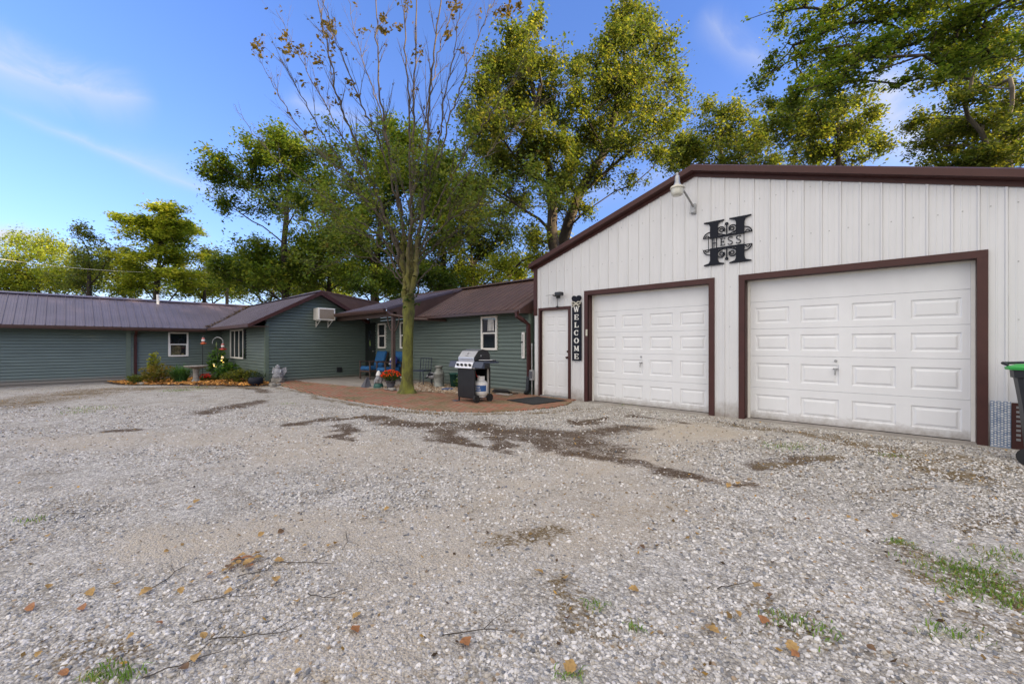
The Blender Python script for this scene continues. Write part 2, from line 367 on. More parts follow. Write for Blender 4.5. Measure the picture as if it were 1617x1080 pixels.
def ground_material():
    m = bpy.data.materials.new('gravel'); m.use_nodes = True; nt = m.node_tree; b = nt.nodes['Principled BSDF']; L = nt.links
    N = nt.nodes.new; b.inputs['Roughness'].default_value = .9; b.inputs['Specular IOR Level'].default_value = .25
    tcn = N('ShaderNodeTexCoord'); pos = tcn.outputs['Object']
    a = N('ShaderNodeAttribute'); a.attribute_name = 'mask'       # r dirt, g sand, b brown litter
    s = N('ShaderNodeSeparateColor'); L.new(a.outputs['Color'], s.inputs[0])
    def vor(scale, feat='F1'):
        v = N('ShaderNodeTexVoronoi'); v.inputs['Scale'].default_value = scale; v.feature = feat; L.new(pos, v.inputs['Vector']); return v
    def ramp(src, els):
        r = N('ShaderNodeValToRGB'); r.color_ramp.elements[0].position = els[0][0]; r.color_ramp.elements[0].color = (*els[0][1], 1)
        r.color_ramp.elements[1].position = els[-1][0]; r.color_ramp.elements[1].color = (*els[-1][1], 1)
        for p, c in els[1:-1]:
            e = r.color_ramp.elements.new(p); e.color = (*c, 1)
        L.new(src, r.inputs[0]); return r.outputs[0]
    def mixc(f, a_, b_, bt='MIX'):
        x = N('ShaderNodeMix'); x.data_type = 'RGBA'; x.blend_type = bt
        if isinstance(f, float): x.inputs[0].default_value = f
        else: L.new(f, x.inputs[0])
        for sck, q in ((6, a_), (7, b_)):
            if isinstance(q, tuple): x.inputs[sck].default_value = (*q, 1)
            else: L.new(q, x.inputs[sck])
        return x.outputs[2]
    v1 = vor(38); v2 = vor(85); v3 = vor(17)
    def cellval(v):
        q = N('ShaderNodeSeparateColor'); L.new(v.outputs['Color'], q.inputs[0]); return q.outputs[0]
    pal = [(0, (.13, .13, .135)), (.12, (.27, .265, .26)), (.5, (.48, .46, .43)), (1, (.74, .72, .69))]
    c1 = ramp(cellval(v1), pal); c2 = ramp(cellval(v2), pal); c3 = ramp(cellval(v3), [(0, (.22, .21, .20)), (1, (.50, .48, .45))])
    g = mixc(.5, c1, c2); g = mixc(.22, g, c3)
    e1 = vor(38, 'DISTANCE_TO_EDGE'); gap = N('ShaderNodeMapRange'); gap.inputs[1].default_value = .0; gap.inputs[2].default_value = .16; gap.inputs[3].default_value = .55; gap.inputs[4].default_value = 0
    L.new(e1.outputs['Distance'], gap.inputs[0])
    g = mixc(gap.outputs[0], g, (.13, .11, .085))  # shade in the gaps between stones, painted as soil brown cell edges
    nb = N('ShaderNodeTexNoise'); nb.inputs['Scale'].default_value = 2.6; nb.inputs['Detail'].default_value = 9; nb.inputs['Roughness'].default_value = .72; L.new(pos, nb.inputs['Vector'])
    g = mixc(1.0, g, ramp(nb.outputs['Fac'], [(.34, (.78, .74, .67)), (.5, (1.06, 1.04, 1.0)), (.64, (1.22, 1.21, 1.19))]), 'MULTIPLY')
    n = N('ShaderNodeTexNoise'); n.inputs['Scale'].default_value = 130; n.inputs['Detail'].default_value = 5; L.new(pos, n.inputs['Vector'])
    sand = ramp(n.outputs['Fac'], [(.3, (.28, .235, .175)), (.5, (.46, .40, .32)), (.68, (.62, .555, .47))])
    n3 = N('ShaderNodeTexNoise'); n3.inputs['Scale'].default_value = 11; n3.inputs['Detail'].default_value = 8; n3.inputs['Roughness'].default_value = .7; L.new(pos, n3.inputs['Vector'])
    jit = N('ShaderNodeMath'); jit.operation = 'MULTIPLY_ADD'; L.new(n3.outputs['Fac'], jit.inputs[0]); jit.inputs[1].default_value = 2.0; jit.inputs[2].default_value = -1.0
    n5 = N('ShaderNodeTexNoise'); n5.inputs['Scale'].default_value = 48; n5.inputs['Detail'].default_value = 4; L.new(pos, n5.inputs['Vector'])
    j2 = N('ShaderNodeMath'); j2.operation = 'MULTIPLY_ADD'; L.new(n5.outputs['Fac'], j2.inputs[0]); j2.inputs[1].default_value = 1.9; j2.inputs[2].default_value = -.95
    j3 = N('ShaderNodeMath'); j3.operation = 'ADD'; L.new(jit.outputs[0], j3.inputs[0]); L.new(j2.outputs[0], j3.inputs[1]); jit = j3
    def mask(sock, lo, hi, amp=1.):
        ad_ = N('ShaderNodeMath'); ad_.operation = 'MULTIPLY_ADD'; L.new(jit.outputs[0], ad_.inputs[0]); ad_.inputs[1].default_value = amp; L.new(sock, ad_.inputs[2])
        r_ = N('ShaderNodeMapRange'); r_.inputs[1].default_value = lo; r_.inputs[2].default_value = hi; L.new(ad_.outputs[0], r_.inputs[0]); return r_.outputs[0]
    c = mixc(mask(s.outputs[1], .25, 1.15, .7), g, sand)
    dirtc = ramp(n.outputs['Fac'], [(.3, (.030, .019, .011)), (.52, (.085, .054, .034)), (.68, (.26, .21, .155))])
    c = mixc(mask(s.outputs[0], .38, .85, .85), c, dirtc)
    litc = ramp(n.outputs['Fac'], [(.3, (.06, .04, .02)), (.5, (.16, .11, .05)), (.7, (.30, .25, .16))])
    c = mixc(mask(s.outputs[2], .35, .85, .9), c, litc)
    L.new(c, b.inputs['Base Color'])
    bp = N('ShaderNodeBump'); bp.inputs['Strength'].default_value = .75; bp.inputs['Distance'].default_value = .012
    hh = N('ShaderNodeMath'); hh.operation = 'ADD'; L.new(v1.outputs['Distance'], hh.inputs[0]); L.new(v2.outputs['Distance'], hh.inputs[1])
    h2 = N('ShaderNodeMath'); h2.operation = 'MULTIPLY'; L.new(hh.outputs[0], h2.inputs[0]); h2.inputs[1].default_value = -1
    L.new(h2.outputs[0], bp.inputs['Height']); L.new(bp.outputs[0], b.inputs['Normal'])
    M['gravel'] = m
ground_material()
def paver_material():
    m = bpy.data.materials.new('pavers'); m.use_nodes = True; nt = m.node_tree; b = nt.nodes['Principled BSDF']; L = nt.links; N = nt.nodes.new
    b.inputs['Roughness'].default_value = .9
    tcn = N('ShaderNodeTexCoord'); mpn = N('ShaderNodeMapping'); mpn.inputs['Rotation'].default_value = (0, 0, R(12)); L.new(tcn.outputs['Object'], mpn.inputs[0])
    br = N('ShaderNodeTexBrick'); br.inputs['Scale'].default_value = 1; br.inputs['Brick Width'].default_value = .2; br.inputs['Row Height'].default_value = .1
    br.inputs['Mortar Size'].default_value = .008; br.inputs['Color1'].default_value = (.34, .115, .07, 1); br.inputs['Color2'].default_value = (.30, .19, .12, 1)
    br.inputs['Mortar'].default_value = (.10, .09, .05, 1); L.new(mpn.outputs[0], br.inputs['Vector'])
    n = N('ShaderNodeTexNoise'); n.inputs['Scale'].default_value = 2.1; n.inputs['Detail'].default_value = 6; L.new(tcn.outputs['Object'], n.inputs['Vector'])
    r = N('ShaderNodeMapRange'); r.inputs[1].default_value = .47; r.inputs[2].default_value = .64; r.inputs[4].default_value = .85; L.new(n.outputs['Fac'], r.inputs[0])
    x = N('ShaderNodeMix'); x.data_type = 'RGBA'; L.new(r.outputs[0], x.inputs[0]); L.new(br.outputs['Color'], x.inputs[6])
    n2 = N('ShaderNodeTexNoise'); n2.inputs['Scale'].default_value = 22; n2.inputs['Detail'].default_value = 4; L.new(tcn.outputs['Object'], n2.inputs['Vector'])
    rr = N('ShaderNodeValToRGB'); rr.color_ramp.elements[0].position = .35; rr.color_ramp.elements[0].color = (.07, .075, .02, 1); rr.color_ramp.elements[1].position = .65; rr.color_ramp.elements[1].color = (.27, .20, .11, 1)
    L.new(n2.outputs['Fac'], rr.inputs[0]); L.new(rr.outputs[0], x.inputs[7]); L.new(x.outputs[2], b.inputs['Base Color'])
    bp = N('ShaderNodeBump'); bp.inputs['Distance'].default_value = .006; bp.inputs['Strength'].default_value = .8; L.new(br.outputs['Fac'], bp.inputs['Height']); bp.invert = True
    L.new(bp.outputs[0], b.inputs['Normal']); M['pavers'] = m
paver_material()
mat('earth', (.10, .12, .045), .95, col2=(.07, .055, .03), nscale=2.5, bump=.4, bscale=8)
# ================================================================ ground
def gz(x, y): return -.12*sstep(-15.6, -19.5, -np.abs(np.asarray(x)))*0 - .12*sstep(0, 1, (-15.8-np.asarray(x, float))/4)
MBg = MB()
def big_ground():
    n = 48; rs = [0, 14, 40, 90, 200, 500]; vs = []; fs = []
    for r in rs:
        for k in range(n): vs.append((-8+r*math.cos(2*math.pi*k/n), 4+r*math.sin(2*math.pi*k/n), -.16 if r < 90 else -.16))
    for i in range(len(rs)-1):
        for k in range(n): fs.append((i*n+k, i*n+(k+1) % n, (i+1)*n+(k+1) % n, (i+1)*n+k))
    MBg.add(vs, fs)
big_ground(); tag(MBg.build('ground', M['earth']), kind='structure')

def seg_dist(x, y, pts, wid):
    d = np.full(np.shape(x), 1e9)
    for (a, b), (w0, w1) in zip(zip(pts[:-1], pts[1:]), zip(wid[:-1], wid[1:])):
        ax, ay = a; bx, by = b; L2 = (bx-ax)**2+(by-ay)**2
        t = np.clip(((x-ax)*(bx-ax)+(y-ay)*(by-ay))/L2, 0, 1)
        q = np.hypot(x-ax-t*(bx-ax), y-ay-t*(by-ay))/(w0+(w1-w0)*t)
        d = np.minimum(d, q)
    return d
def g2(px, py):
    Z = FOC*1.25/(py-HOR); X = (px-808)/FOC*Z; return (CA*X-SA*Z, SA*X+CA*Z)
# streaks of dark soil washed over the stone: polylines with half widths (m)
DIRT = [([(520,664),(575,660),(640,668),(700,676),(760,672),(830,684),(905,694),(950,705)], [.12,.14,.2,.3,.34,.28,.36,.3]),
        ([(525,672),(540,690),(560,698)], [.1,.1,.05]),
        ([(700,668),(715,695),(740,702),(775,703)], [.15,.18,.1,.06]),
        ([(820,688),(880,712),(950,722),(1010,732),(1075,750),(1140,762),(1175,760)], [.16,.14,.13,.11,.08,.06,.04]),
        ([(900,690),(980,676),(1030,678)], [.22,.2,.12]),
        ([(905,668),(940,668),(960,660)], [.12,.14,.05]),
        ([(1180,735),(1240,727),(1310,722)], [.10,.14,.08]),
        ([(470,670),(500,662),(520,660)], [.1,.12,.08]),
        ([(330,650),(400,637),(420,632)], [.25,.2,.1]),
        ([(165,682),(200,680)], [.1,.1]),
        ([(1000,655),(1080,668)], [.12,.08]),
        
        ([(790,690),(800,702),(815,713)], [.08,.07,.04]),
        ([(350,600),(420,620)], [.1,.15])]
LIT = [([(0,640),(80,628),(160,615),(300,612),(400,612)], [1.1,1.2,1.0,.6,.4]),
       ([(1150,668),(1260,686),(1400,708),(1520,722),(1590,745)], [.16,.2,.2,.2,.25]),
       ([(790,868),(850,850)], [.14,.12]), ([(1320,770),(1460,768)], [.05,.06]), ([(1530,840),(1617,820)], [.12,.2]),
       ([(1430,870),(1600,930),(1640,1000)], [.1,.25,.3]), ([(900,930),(960,1010)], [.10,.12]), ([(30,1060),(180,1030)], [.12,.1]),
       ([(1200,960),(1290,1010)], [.1,.12]), ([(1330,690),(1560,760)], [.2,.3]), ([(1180,735),(1330,722)], [.1,.14]),
       ([(440,612),(520,632),(600,645),(700,655),(850,652),(930,645)], [.14,.12,.14,.14,.16,.12])]
def conv(lst): return [([g2(*p) for p in pts], w) for pts, w in lst]
DIRTW, LITW = conv([(p, [q*1.25 for q in w]) for p, w in DIRT]), conv(LIT)
# tracks and worn sandy ground
SAND = conv([([(560,1090),(700,900),(850,780),(1000,720),(1100,680)], [.35,.5,.7,.8,.6]), ([(250,860),(500,850),(850,860)], [.3,.55,.5]), ([(1000,790),(850,860)], [.6,.4]), ([(60,700),(400,690),(760,735)], [.5,.8,.9])])
def masks(x, y):
    wx = x+.55*(fbm(x*1.7, y*1.7, 5)-.5)+.16*(fbm(x*7, y*7, 6)-.5); wy = y+.55*(fbm(x*1.7, y*1.7, 8)-.5)+.16*(fbm(x*7, y*7, 9)-.5)
    d = np.zeros(np.shape(x)); l = np.zeros(np.shape(x)); s = np.zeros(np.shape(x))
    for p, w in DIRTW: d = np.maximum(d, 1-sstep(.2, 2.1, seg_dist(wx, wy, p, w)))
    for p, w in LITW: l = np.maximum(l, .75*(1-sstep(.3, 1.5, seg_dist(wx, wy, p, w))))
    for p, w in SAND: s = np.maximum(s, 1-sstep(.1, 2.0, seg_dist(wx, wy, p, w)))
    d = d*(.45+.9*fbm(x*4, y*4, 21)); s = s*.95*(.5+.6*fbm(x*1.3, y*1.3, 31)) + .32*sstep(.52, .7, fbm(x*.8, y*.8, 33))
    l = l*(.5+.8*fbm(x*4, y*4, 41))+.25*sstep(.62, .75, fbm(x*2.2, y*2.2, 43))
    return np.clip(d, 0, 1), np.clip(s, 0, 1), np.clip(l, 0, 1)
def gravel_sheet():
    xs = np.concatenate([np.arange(-34, -22, 2.), np.arange(-22, 2.6, .045), np.arange(3, 16, 1.5)])
    ys = np.concatenate([np.arange(-22, -2.6, 1.5), np.arange(-2.5, 7.95, .045)])
    X, Y = np.meshgrid(xs, ys); d, s, l = masks(X, Y)
    Zz = gz(X, Y)+.004+.018*(fbm(X*.9, Y*.9, 2)-.5)+.012*(fbm(X*5, Y*5, 3)-.5)
    Zz = np.where(Y > 4.2, gz(X, Y)-.004+(Zz-gz(X, Y))*.4, Zz)
    nx, ny = len(xs), len(ys); V = np.stack([X, Y, Zz], -1).reshape(-1, 3)
    i = np.arange(ny-1)[:, None]*nx+np.arange(nx-1)[None, :]
    F = np.stack([i, i+1, i+nx+1, i+nx], -1).reshape(-1, 4)
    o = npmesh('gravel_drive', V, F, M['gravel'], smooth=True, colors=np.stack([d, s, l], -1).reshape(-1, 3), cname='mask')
    tag(o, kind='structure')
gravel_sheet()

# ---- loose crushed stone lying on the drive
def ico():
    t = (1+5**.5)/2
    v = np.array([(-1,t,0),(1,t,0),(-1,-t,0),(1,-t,0),(0,-1,t),(0,1,t),(0,-1,-t),(0,1,-t),(t,0,-1),(t,0,1),(-t,0,-1),(-t,0,1)], float); v /= np.linalg.norm(v[0])
    f = np.array([(0,11,5),(0,5,1),(0,1,7),(0,7,10),(0,10,11),(1,5,9),(5,11,4),(11,10,2),(10,7,6),(7,1,8),(3,9,4),(3,4,2),(3,2,6),(3,6,8),(3,8,9),(4,9,5),(2,4,11),(6,2,10),(8,6,7),(9,8,1)])
    return v, f
IV, IF = ico()
def rocks(name, P, S, cols, mat_, squash=.6, sink=.25, jit=.28):
    n = len(P)
    A = rng.uniform(0, 2*np.pi, n); B = rng.normal(0, .35, n)
    V = IV[None]*(1+rng.uniform(-jit, jit, (n, 12, 1)))*np.stack([rng.uniform(.75, 1.35, n), rng.uniform(.6, 1.05, n), rng.uniform(.45, .85, n)*squash/.6], -1)[:, None, :]
    cb, sb = np.cos(B)[:, None], np.sin(B)[:, None]
    x = V[..., 0]*cb-V[..., 2]*sb; z = V[..., 0]*sb+V[..., 2]*cb; y = V[..., 1]
    ca, sa = np.cos(A)[:, None], np.sin(A)[:, None]
    V = np.stack([x*ca-y*sa, x*sa+y*ca, z], -1)*S[:, None, None]
    V[..., 0] += P[:, 0, None]; V[..., 1] += P[:, 1, None]; V[..., 2] += P[:, 2, None]+(S*sink)[:, None]
    F = (IF[None]+(np.arange(n)*12)[:, None, None]).reshape(-1, 3)
    return npmesh(name, V.reshape(-1, 3), F, mat_, colors=np.repeat(cols, 12, 0))
def scatter_stones():
    Ps = []; Ss = []
    for (z0, z1, dens, smin, smax) in ((1.0, 2.2, 5200, .0035, .0115), (2.2, 3.6, 3000, .0045, .0125), (3.6, 5.5, 1300, .006, .014), (5.5, 8.5, 420, .008, .016)):
        area = 1.33*(z1**2-z0**2)+1.0*(z1-z0); n = int(area*dens)
        Z = np.sqrt(rng.uniform(z0**2, z1**2, n)); X = rng.uniform(-1, 1, n)*(1.33*Z+.5)
        x = CA*X-SA*Z; y = SA*X+CA*Z
        k = (y < 7.6); x, y = x[k], y[k]; d, s, l = masks(x, y)
        keep = rng.random(len(x)) < np.clip(1.05-.85*s-.95*d-.5*l, .07, 1)*(.5+.9*sstep(.35, .6, fbm(x*2.5, y*2.5, 51)))
        x, y = x[keep], y[keep]
        S = smin+(smax-smin)*rng.random(len(x))**2.0
        S *= .8+.5*fbm(x*.7, y*.7, 77)
        Ps.append(np.stack([x, y, gz(x, y)+.002], -1)); Ss.append(S)
    P = np.concatenate(Ps); S = np.concatenate(Ss); n = len(P)
    t = rng.random(n)
    base = np.where(t[:, None] < .11, np.array([.23, .235, .25]), np.where(t[:, None] < .33, np.array([.46, .42, .36]), np.where(t[:, None] < .37, np.array([.36, .27, .18]), np.array([.69, .665, .635]))))
    cols = base*rng.uniform(.62, 1.18, (n, 1))
    o = rocks('crushed_stone', P, S, cols, M['stone_chip'])
    tag(o, 'loose crushed limestone strewn over the whole gravel drive', 'gravel', kind='stuff')
    print('stones', n)
scatter_stones()

# ---- patio: concrete slab, brick pavers, pebble bed, planting bed
def sheet(name, pts, z, th, m, kind='structure'):
    b = MB(); n = len(pts); b.add([(x, y, z) for x, y in pts]+[(x, y, z-th) for x, y in pts], [tuple(range(n))]+[(i, n+i, n+(i+1) % n, (i+1) % n) for i in range(n)])
    return tag(b.build(name, m), kind=kind)
paver_out = [(-14.75,4.50),(-13.4,4.42),(-12.0,4.33),(-10.7,4.28),(-9.2,4.30),(-7.9,4.42),(-6.8,4.62),(-5.95,5.05),(-5.4,5.7),(-5.15,6.5),(-5.22,7.3),(-5.45,7.72),(-5.45,7.9)]
def smooth_pts(p, k=5):
    out = []
    for i in range(len(p)-1):
        for j in range(k):
            t = j/k; a, b, c, d = p[max(i-1,0)], p[i], p[i+1], p[min(i+2,len(p)-1)]
            out.append(tuple(.5*((2*b[q])+(-a[q]+c[q])*t+(2*a[q]-5*b[q]+4*c[q]-d[q])*t*t+(-a[q]+3*b[q]-3*c[q]+d[q])*t**3) for q in (0,1)))
    return out+[p[-1]]
edge = [(x+random.uniform(-.02,.02), y+random.uniform(-.03,.03)) for x, y in smooth_pts(paver_out)]
sheet('brick_path', edge+[(-15.25,7.94),(-15.25,4.6)], .020, .06, M['pavers'])
sheet('patio_slab', [(-15.28,5.35),(-14.6,5.35),(-12.0,5.75),(-10.95,6.05),(-11.2,6.9),(-11.35,7.94),(-15.28,7.94)], .045, .03, M['concrete'])
mat('pebble_soil', (.16, .12, .08), .95, noise=.4, nscale=14)
sheet('pebble_bed', [(-10.9,6.0),(-9.9,6.25),(-8.4,6.55),(-7.7,6.95),(-7.5,7.94),(-11.35,7.94),(-11.2,6.9)], .028, .02, M['pebble_soil'])
mat('bed_soil', (.07, .045, .028), .95, noise=.5, nscale=14, bump=.6, bscale=40)
def bedsheet():
    pts = [(-20.95,.9),(-19.3,1.2),(-18.1,1.6),(-16.6,2.2),(-15.5,2.8),(-14.6,3.5),(-14.0,4.05),(-14.1,4.4),(-15.2,4.46),(-18,4.46),(-20.95,4.46)]
    b = MB(); c = (-17.8, 3.3)
    b.add([(c[0], c[1], float(gz(*c))+.05)]+[(x, y, float(gz(x, y))+.014) for x, y in pts], [(0, i+1, (i+1) % len(pts)+1) for i in range(len(pts))])
    tag(b.build('garden_bed', M['bed_soil']), kind='structure')
bedsheet()
def scatter_poly(poly, n, seed=1):
    r = np.random.default_rng(seed); p = np.array(poly); out = []
    lo, hi = p.min(0), p.max(0)
    while len(out) < n:
        q = r.uniform(lo, hi); ins = False; j = len(p)-1
        for i in range(len(p)):
            if (p[i][1] > q[1]) != (p[j][1] > q[1]) and q[0] < (p[j][0]-p[i][0])*(q[1]-p[i][1])/(p[j][1]-p[i][1])+p[i][0]: ins = not ins
            j = i
        if ins: out.append(q)
    return np.array(out)
q = scatter_poly([(-10.9,6.0),(-9.9,6.25),(-8.4,6.55),(-7.7,6.95),(-7.5,7.94),(-11.35,7.94),(-11.2,6.9)], 2600, 3)
pc = np.where(rng.random(len(q))[:, None] < .5, np.array([.48,.40,.31]), np.array([.30,.20,.12]))*rng.uniform(.6, 1.25, (len(q), 1))
tag(rocks('pebbles', np.stack([q[:, 0], q[:, 1], np.full(len(q), .03)], -1), rng.uniform(.014, .034, len(q)), pc, M['pebble']), 'tan and brown pebbles bedded between the mossy tree and the house wall', 'pebbles', kind='stuff')
def chips(name, P, size, cols, m, flat=.5, label=None, cat=None):
    n = len(P); a = rng.uniform(0, 6.28, n); s = size*rng.uniform(.5, 1.5, n); w = s*rng.uniform(.35, .7, n)
    tz = rng.normal(0, flat, n); tz2 = rng.normal(0, flat, n)
    u = np.stack([np.cos(a), np.sin(a), tz], -1)*s[:, None]; v = np.stack([-np.sin(a), np.cos(a), tz2], -1)*w[:, None]
    V = np.stack([P-u, P+v, P+u, P-v], 1)
    V[..., 2] = np.maximum(V[..., 2], (P[:, 2]-.004)[:, None])
    F = np.arange(4*n).reshape(n, 4)
    return npmesh(name, V.reshape(-1, 3), F, m, colors=np.repeat(cols, 4, 0))
bedp = [(-20.9,1.0),(-19.3,1.3),(-18.1,1.6),(-16.6,2.1),(-15.5,2.7),(-14.6,3.4),(-14.0,4.0),(-14.6,4.4),(-18,4.4),(-20.9,4.4)]
q = scatter_poly(bedp, 5200, 4)
pc = np.array([.58,.27,.055])*rng.uniform(.4, 1.3, (len(q), 1))*np.array([1, 1, 1]); k = rng.random(len(q)) < .25; pc[k] = np.array([.2,.09,.03])
o = chips('orange_mulch', np.stack([q[:, 0], q[:, 1], gz(q[:, 0], q[:, 1])+.03+.04*rng.random(len(q))], -1), .045, pc, M['mulch'])
tag(o, 'orange wood mulch and fallen leaves covering the planting bed', 'mulch', kind='stuff')

# ---- leaf litter crumbs and grass
n = 34000
Z = np.sqrt(rng.uniform(1.2, 14.**2, n)); X = rng.uniform(-1.3, 1.3, n)*Z; x = CA*X-SA*Z; y = SA*X+CA*Z
d, s, l = masks(x, y); keep = (y < 7.7) & (x > -20.9) & (rng.random(n) < (.13+.9*l+.35*d+.25*sstep(-3, 1, x)*(y > 1.5))) ; x, y, Zk = x[keep], y[keep], Z[keep]
nn = len(x); t = rng.random((nn, 1)); pc = np.where(t < .4, np.array([.20,.13,.05]), np.where(t < .75, np.array([.07,.045,.025]), np.array([.40,.24,.06])))*rng.uniform(.6, 1.3, (nn, 1))
o = chips('leaf_litter', np.stack([x, y, gz(x, y)+.014], -1), .012+0*x, pc, M['dry_leaf'], .4)
tag(o, 'brown crumbs of dry leaf and bark among the gravel', 'leaf litter', kind='stuff')
def blades(P, h, w, cols, name, m, lean=.5, parent=None, curl=.35):
    n = len(P); a = rng.uniform(0, 6.28, n); ln = rng.uniform(.1, lean, n); hh = h*rng.uniform(.5, 1.2, n)
    d = np.stack([np.cos(a), np.sin(a), 0*a], -1); sd_ = np.stack([-np.sin(a), np.cos(a), 0*a], -1)*w*.5
    up = np.array([0, 0, 1.])
    p1 = P+d*(ln*hh*.45)[:, None]+up*(hh*.6)[:, None]; p2 = P+d*(ln*hh*1.3)[:, None]+up*(hh*(1-curl*ln))[:, None]
    V = np.stack([P-sd_, P+sd_, p1+sd_*.8, p1-sd_*.8, p2+sd_*.1, p2-sd_*.1], 1).reshape(-1, 3)
    b = (np.arange(n)*6)[:, None]; F = np.concatenate([b+np.array([0,1,2,3]), b+np.array([3,2,4,5])], 0)
    return npmesh(name, V, F, m, colors=np.repeat(cols, 6, 0), parent=parent)
GR = [(1485,895,.20,110),(1520,905,.16,120),(1545,925,.20,190),(1575,940,.14,70),(1580,878,.2,130),(1520,938,.12,70),(1610,955,.15,120),(1540,905,.15,130),(1250,983,.12,60),(940,960,.07,34),(1000,995,.05,30),(160,1068,.07,60),(195,1072,.06,50),(145,645,.5,240),(120,652,.3,120),(280,617,.5,420),(310,612,.3,160),(1240,706,.35,220),(1420,860,.08,40),(60,822,.1,40),(1415,858,.06,20),(455,638,.2,60),(1500,1000,.12,60),(1290,1000,.1,40),(900,1068,.05,25),(1405,720,.15,60),(990,640,.2,30)]
GP = []; 
for px, py, r_, n_ in GR:
    gx, gy = g2(px, py); t = rng.normal(0, .5, (n_, 2))*r_*np.array([1.1, .7]); GP.append(np.stack([gx+t[:, 0]*CA-t[:, 1]*SA, gy+t[:, 0]*SA+t[:, 1]*CA], -1))
GP = np.concatenate(GP); n = len(GP); c = np.array([.13,.23,.035])*rng.uniform(.6, 1.5, (n, 1)); c[rng.random(n) < .2] = (.3,.27,.09)
o = blades(np.stack([GP[:, 0], GP[:, 1], gz(GP[:, 0], GP[:, 1])+.005], -1), .035, .005, c, 'grass', M['grass_blade'], 1.3, curl=.6)
tag(o, 'small tufts of green grass coming up through the gravel', 'grass', kind='stuff')
# ================================================================ garage
GY = 7.85; GX0, GX1, RX = -6.62, 1.3, -2.85
def gtop(x): return 4.42-(.329 if x < RX else .305)*abs(x-RX)
gar = thing('garage', 'white ribbed metal garage with two overhead doors and maroon trim', 'garage', (0, 0, 0))
OPEN = [(-6.46, -5.65, 2.06), (-5.12, -2.60, 2.33), (-2.02, .605, 2.33)]
def ribbed_front():
    b = MB(); off = .85-.2286*40; prof = [(0,0),(.008,.018),(.026,.018),(.036,0),(.088,0),(.092,.003),(.104,.003),(.108,0),(.156,0),(.160,.003),(.172,.003),(.176,0)]
    xs = []
    k = 0
    while off+k*.2286 < GX1+.3:
        for dx_, h in prof: xs.append((off+k*.2286+dx_-.018, h))
        k += 1
    for op in OPEN:
        for e in op[:2]: xs.append((e, 0))
    xs += [(GX0, 0), (GX1, 0), (RX, 0)]; xs = sorted(q for q in xs if GX0-1e-6 <= q[0] <= GX1+1e-6)
    for (xa, ha), (xb, hb) in zip(xs[:-1], xs[1:]):
        if xb-xa < 1e-5: continue
        xm = (xa+xb)/2; z0 = -.02
        for o0, o1, zt in OPEN:
            if o0 < xm < o1: z0 = zt
        b.add([(xa, GY-ha, z0), (xb, GY-hb, z0), (xb, GY-hb, gtop(xb)), (xa, GY-ha, gtop(xa))], [(0,1,2,3)])
    b.build('front_wall', M['white_metal'], gar)
ribbed_front()
b = MB(); b.box(GX0, GY+.002, -.02, GX0+.05, 15.5, gtop(GX0)-.02); b.box(GX1-.05, GY+.002, -.02, GX1, 15.5, gtop(GX1)-.02)
b.prism([(GX0+.05,-.02),(GX1-.05,-.02),(GX1-.05,gtop(GX1)-.02),(RX,gtop(RX)-.02),(GX0+.05,gtop(GX0)-.02)], 'y', 15.4, 15.5); b.build('side_wall', M['white_metal'], gar)
# dark interior behind the openings, so no light leaks
b = MB()
for s in (-1, 1):
    xe = GX0-.10 if s < 0 else GX1+.12; z0 = gtop(RX)+.03; z1 = gtop(xe)+.03
    y0, y1 = GY-.14, 15.65
    N_ = 34
    for i in range(N_):
        ya = y0+(y1-y0)*i/N_; yb = y0+(y1-y0)*(i+1)/N_
        for (q0, q1, h0, h1) in ((0, .8, 0, 0), (.8, .88, 0, .02), (.88, .92, .02, .02), (.92, 1, .02, 0)):
            a0 = ya+(yb-ya)*q0; a1 = ya+(yb-ya)*q1
            b.quad((RX, a0, z0+h0), (xe, a0, z1+h0), (xe, a1, z1+h1), (RX, a1, z0+h1))
b.build('roof', M['roof_metal'], gar)
# maroon rake trim: fascia plus the cap that turns over the roof edge
b = MB()
for s, xe in ((-1, GX0-.11), (1, GX1+.13)):
    z0, z1 = gtop(RX), gtop(xe)
    b.add([(RX, GY-.16, z0-.05), (xe, GY-.16, z1-.05), (xe, GY-.16, z1+.045), (RX, GY-.16, z0+.045), (RX, GY-.11, z0+.075), (xe, GY-.11, z1+.075), (RX, GY-.0, z0+.075), (xe, GY-.0, z1+.075), (RX, GY-.135, z0-.05), (xe, GY-.135, z1-.05), (RX, GY-.02, z0-.06), (xe, GY-.02, z1-.06), (RX, GY-.02, z0-.13), (xe, GY-.02, z1-.13)],
          [(0,1,2,3),(3,2,5,4),(4,5,7,6),(0,8,9,1),(8,10,11,9),(10,12,13,11)])
    b.quad((xe, GY-.16, z1-.05), (xe, GY-.01, z1-.05), (xe, GY-.01, z1+.07), (xe, GY-.16, z1+.045))
b.build('rake_trim', M['trim_brown'], gar)
b = MB(); b.box(GX0-.055, GY-.028, 1.95, GX0+.045, GY+.10, gtop(GX0)-.06); b.build('corner_trim', M['trim_brown'], gar)
b = MB(); b.box(GX0-.03, GY-.016, -.02, GX0+.06, GY+.10, 1.95); b.build('corner_trim', M['white_metal'], gar)['label'] = 'white lower corner flashing'
b = MB(); b.box(GX1-.06, GY-.028, -.02, GX1+.04, GY+.08, gtop(GX1)-.06); b.build('corner_trim', M['trim_brown'], gar)
